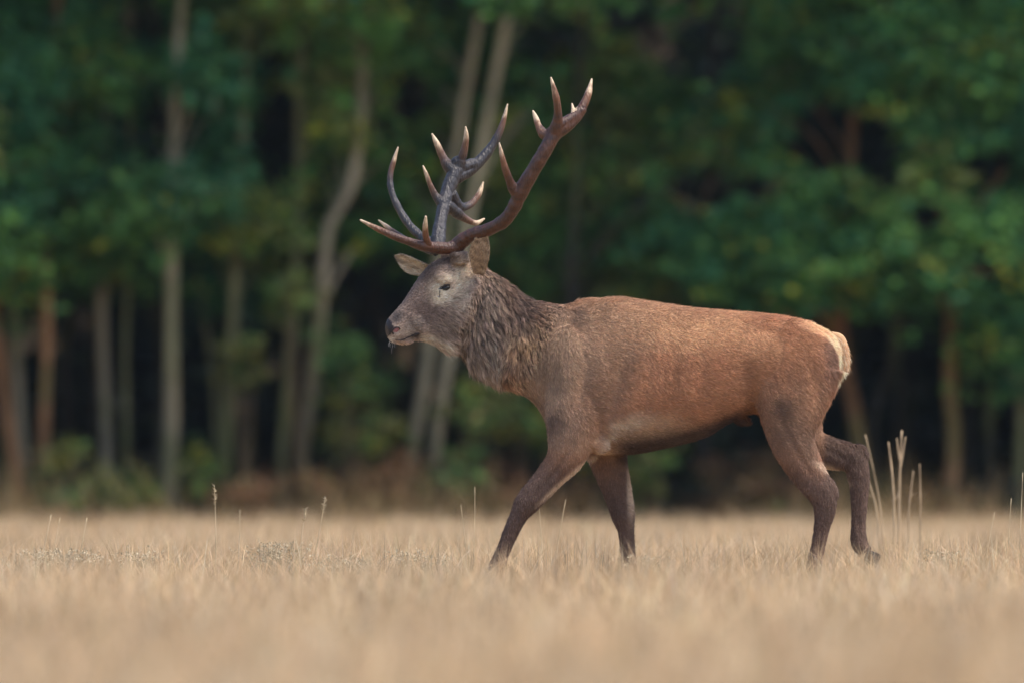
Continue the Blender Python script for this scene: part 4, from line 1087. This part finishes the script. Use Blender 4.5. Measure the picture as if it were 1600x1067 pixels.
T(80.5, [(1548, 790), (1546, 700), (1546, 600), (1552, 480), (1560, 300), (1565, 100)], 11, 8, 'dark', 'slim dark tree in shade between the mossy brown tree and the wood edge', seed=18,
  blobs=[(1570, 150, 60, 70, -.4, 620, 'blue'), (1570, 250, 70, 60, -.4, 620, 'deep'), (1590, 50, 70, 60, -.5, 620, 'deep'), (1560, 340, 60, 50, -.4, 460, 'mid')])
T(80, [(1592, 790), (1596, 680), (1598, 560), (1602, 400), (1610, 200), (1620, 0)], 12, 9, 'green', 'mossy tree with drooping leafy lower boughs at the wood edge', seed=19,
  blobs=[(1570, 440, 60, 50, -.4, 520, 'deep'), (1560, 540, 40, 36, -.4, 320, 'mid'), (1590, 500, 50, 60, -.3, 420, 'deep'), (1540, 500, 30, 36, -.3, 220, 'deep'), (1620, 300, 70, 80, -.3, 560, 'deep'), (1580, 590, 30, 40, -.2, 160, 'deep')])
# trees beside the frame, and the rows deeper in
rs = np.random.default_rng(77)
for i in range(16):
    x = (-1 if i % 2 else 1) * (980 + 130 * (i // 2) + rs.uniform(-40, 40)); px = 800 + x; d = 80 + rs.uniform(-.5, 1.5)
    bl = [(px + rs.uniform(-90, 90), rs.uniform(20, 480), rs.uniform(60, 95), rs.uniform(45, 65), rs.uniform(-.9, .3), 520, ['deep', 'mid', 'blue', 'olive'][rs.integers(4)]) for q in range(9)]
    T(d, [(px, 790), (px + rs.uniform(-10, 10), 560), (px + rs.uniform(-20, 20), 300), (px + rs.uniform(-30, 30), 0)], 14, 10, ['grey', 'green', 'dark', 'orange'][rs.integers(4)],
      'leafy tree standing farther along the wood edge', bl, 'trees farther along the wood edge', seed=200 + i)
for i in range(54):  # deep rows: darker bark and leaf colours stand in for shade
    d = 82.5 + (i % 6) * 2.2 + rs.uniform(-.8, .8); px = 800 + (rs.uniform(-1, 1)) * 1300
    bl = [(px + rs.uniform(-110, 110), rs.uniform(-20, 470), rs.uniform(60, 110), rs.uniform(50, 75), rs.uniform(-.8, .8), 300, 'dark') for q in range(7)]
    T(d, [(px, 790), (px + rs.uniform(-14, 14), 560), (px + rs.uniform(-24, 24), 300), (px + rs.uniform(-40, 40), 0)], rs.uniform(6, 11), rs.uniform(4, 8), 'dark',
      'slim dark tree standing deep in the shade of the wood', bl, 'trees deep in the wood', seed=300 + i)

# undergrowth
def shrub(d, px, py, rx, ry, pal, label, group, seed, cnt=600):
    rng = np.random.default_rng(seed); k = d / FPX; c = F(px, py, d); base = np.array([c[0], c[1], 0.0])
    root = empty('shrub', base); tag(root, label, 'shrub', group)
    b = MB(); bl = []
    nst = 7
    for q in range(nst):
        e = np.array([c[0] + rng.uniform(-1, 1) * rx * k * .8, c[1] + rng.uniform(-.3, .3), max(.25, c[2] + rng.uniform(-.7, .8) * ry * k)])
        P3 = catmull([base + rng.normal(0, .05, 3) * [1, 1, 0], (base * .4 + e * .6) * [1, 1, .8] + [0, 0, .1], e], 4)
        b.tube(P3 - base, np.linspace(.011, .004, len(P3)), 6)
        bl.append((e, np.array([rx * k * .42, .3, ry * k * .42]), cnt // nst, pal))
    me = b.mesh('stems'); set_col(me, np.tile(srgb(92, 80, 62), (len(me.vertices), 1))); so = add_obj('stems', me, M_BARK, root); so['kind'] = 'stuff'
    V, Q, C = leaves(bl, rng, .055); C = C * np.array([.62, .56, .6]); fo = add_obj('foliage', fast_mesh('foliage', V - base, Q, C), M_LEAF, root); fo['kind'] = 'stuff'
SH = [(79.6, 555, 560, 50, 60, 'mid', 'green leafy bush left of the leaning pale pair of trunks', None), (79.7, 560, 660, 60, 60, 'olive', 'olive bush with thin leaves below the green leafy bush', None), (79.5, 540, 765, 95, 30, 'brown', 'low rusty brown bush at the foot of the bent grey tree', None),
      (79.5, 745, 640, 40, 70, 'olive', 'olive bush right of the leaning pale pair of trunks', None), (79.4, 720, 745, 36, 50, 'mid', 'small green bush in front of the leaning pale trunks', None), (79.4, 790, 762, 90, 36, 'brown', 'rusty brown bush before the striding foreleg of the stag', None),
      (79.6, 830, 670, 50, 60, 'olive', 'olive bush behind the shoulder of the stag', None), (79.6, 1020, 745, 60, 50, 'olive', 'yellowish green bush between the forelegs and the belly of the stag', None), (79.8, 1150, 760, 80, 40, 'brown', 'brown low bush under the belly of the stag', None),
      (79.6, 108, 712, 26, 26, 'olive', 'small bush with yellowish leaves beside the rusty orange trunk', None), (79.5, 96, 765, 40, 35, 'mid', 'low green bush at the foot of the rusty orange trunk', None), (79.5, 210, 765, 50, 35, 'olive', 'low olive bush between the sapling and the stout pale trunk', None),
      (79.6, 310, 750, 40, 45, 'olive', 'sparse olive bush right of the stout pale trunk', None), (79.5, 405, 770, 70, 26, 'brown', 'sparse brown bush between mossy trunks', None), (79.6, 385, 560, 30, 40, 'olive', 'tall thin bush of olive leaves beside the mossy wide-footed tree', None),
      (79.5, 630, 760, 50, 36, 'brown', 'brown bush at the foot of the leaning pale pair of trunks', None), (79.6, 1240, 770, 60, 30, 'brown', 'brown low bush behind the near hind leg of the stag', None), (79.7, 1440, 785, 60, 26, 'brown', 'brown low bush behind the dead stalks', None), (79.7, 1540, 780, 60, 26, 'dark', 'dark low bush in the shade at the foot of the slim dark tree', None),
      (79.6, 940, 690, 60, 60, 'olive', 'olive bush behind the forelegs of the stag', None), (79.6, 470, 470, 40, 40, 'olive', 'tall olive bush between the slim mossy tree and the bent tree', None)]
for i, s in enumerate(SH): shrub(*s, seed=500 + i, cnt=int(260 + s[3] * s[4] * .13))
# the wood behind, one dark mass
rngw = np.random.default_rng(9)
bl = []
for i in range(900):
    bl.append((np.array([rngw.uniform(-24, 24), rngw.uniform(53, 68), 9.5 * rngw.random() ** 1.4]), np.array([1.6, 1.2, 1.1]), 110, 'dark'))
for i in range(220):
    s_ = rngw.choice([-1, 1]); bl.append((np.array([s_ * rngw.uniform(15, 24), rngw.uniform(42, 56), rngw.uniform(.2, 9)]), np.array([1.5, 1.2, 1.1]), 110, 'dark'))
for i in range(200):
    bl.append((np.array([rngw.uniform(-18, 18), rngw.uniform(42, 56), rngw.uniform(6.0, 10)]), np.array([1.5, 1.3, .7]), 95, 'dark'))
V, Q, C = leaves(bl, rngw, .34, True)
wo = add_obj('distant_wood', fast_mesh('distant_wood', V, Q, C), M_LEAF)
tag(wo, 'dark dense wood filling the space behind the front trees', 'wood', kind='stuff')

# added haze volume, lifting the blacks of the wood towards blue
hb = MB(); x0, x1, y0, y1, z0, z1 = -420, 420, -420, 420, -1.2, 42
hb.add([(x, y, z) for z in (z0, z1) for y in (y0, y1) for x in (x0, x1)], [(0, 2, 3, 1), (4, 5, 7, 6), (0, 1, 5, 4), (2, 6, 7, 3), (0, 4, 6, 2), (1, 3, 7, 5)])
hm_ = bpy.data.materials.new('haze_air'); hm_.use_nodes = True
hm_.node_tree.nodes.clear()
ho_ = hm_.node_tree.nodes.new('ShaderNodeOutputMaterial'); hv = hm_.node_tree.nodes.new('ShaderNodeVolumePrincipled')
hv.inputs['Color'].default_value = (.72, .84, 1, 1); hv.inputs['Density'].default_value = .00012; hv.inputs['Anisotropy'].default_value = 0
hm_.node_tree.links.new(hv.outputs[0], ho_.inputs['Volume'])
haze = add_obj('haze', hb.mesh('haze'), hm_); tag(haze, 'thin cool haze added to lift the dark of the wood', 'haze', kind='stuff')
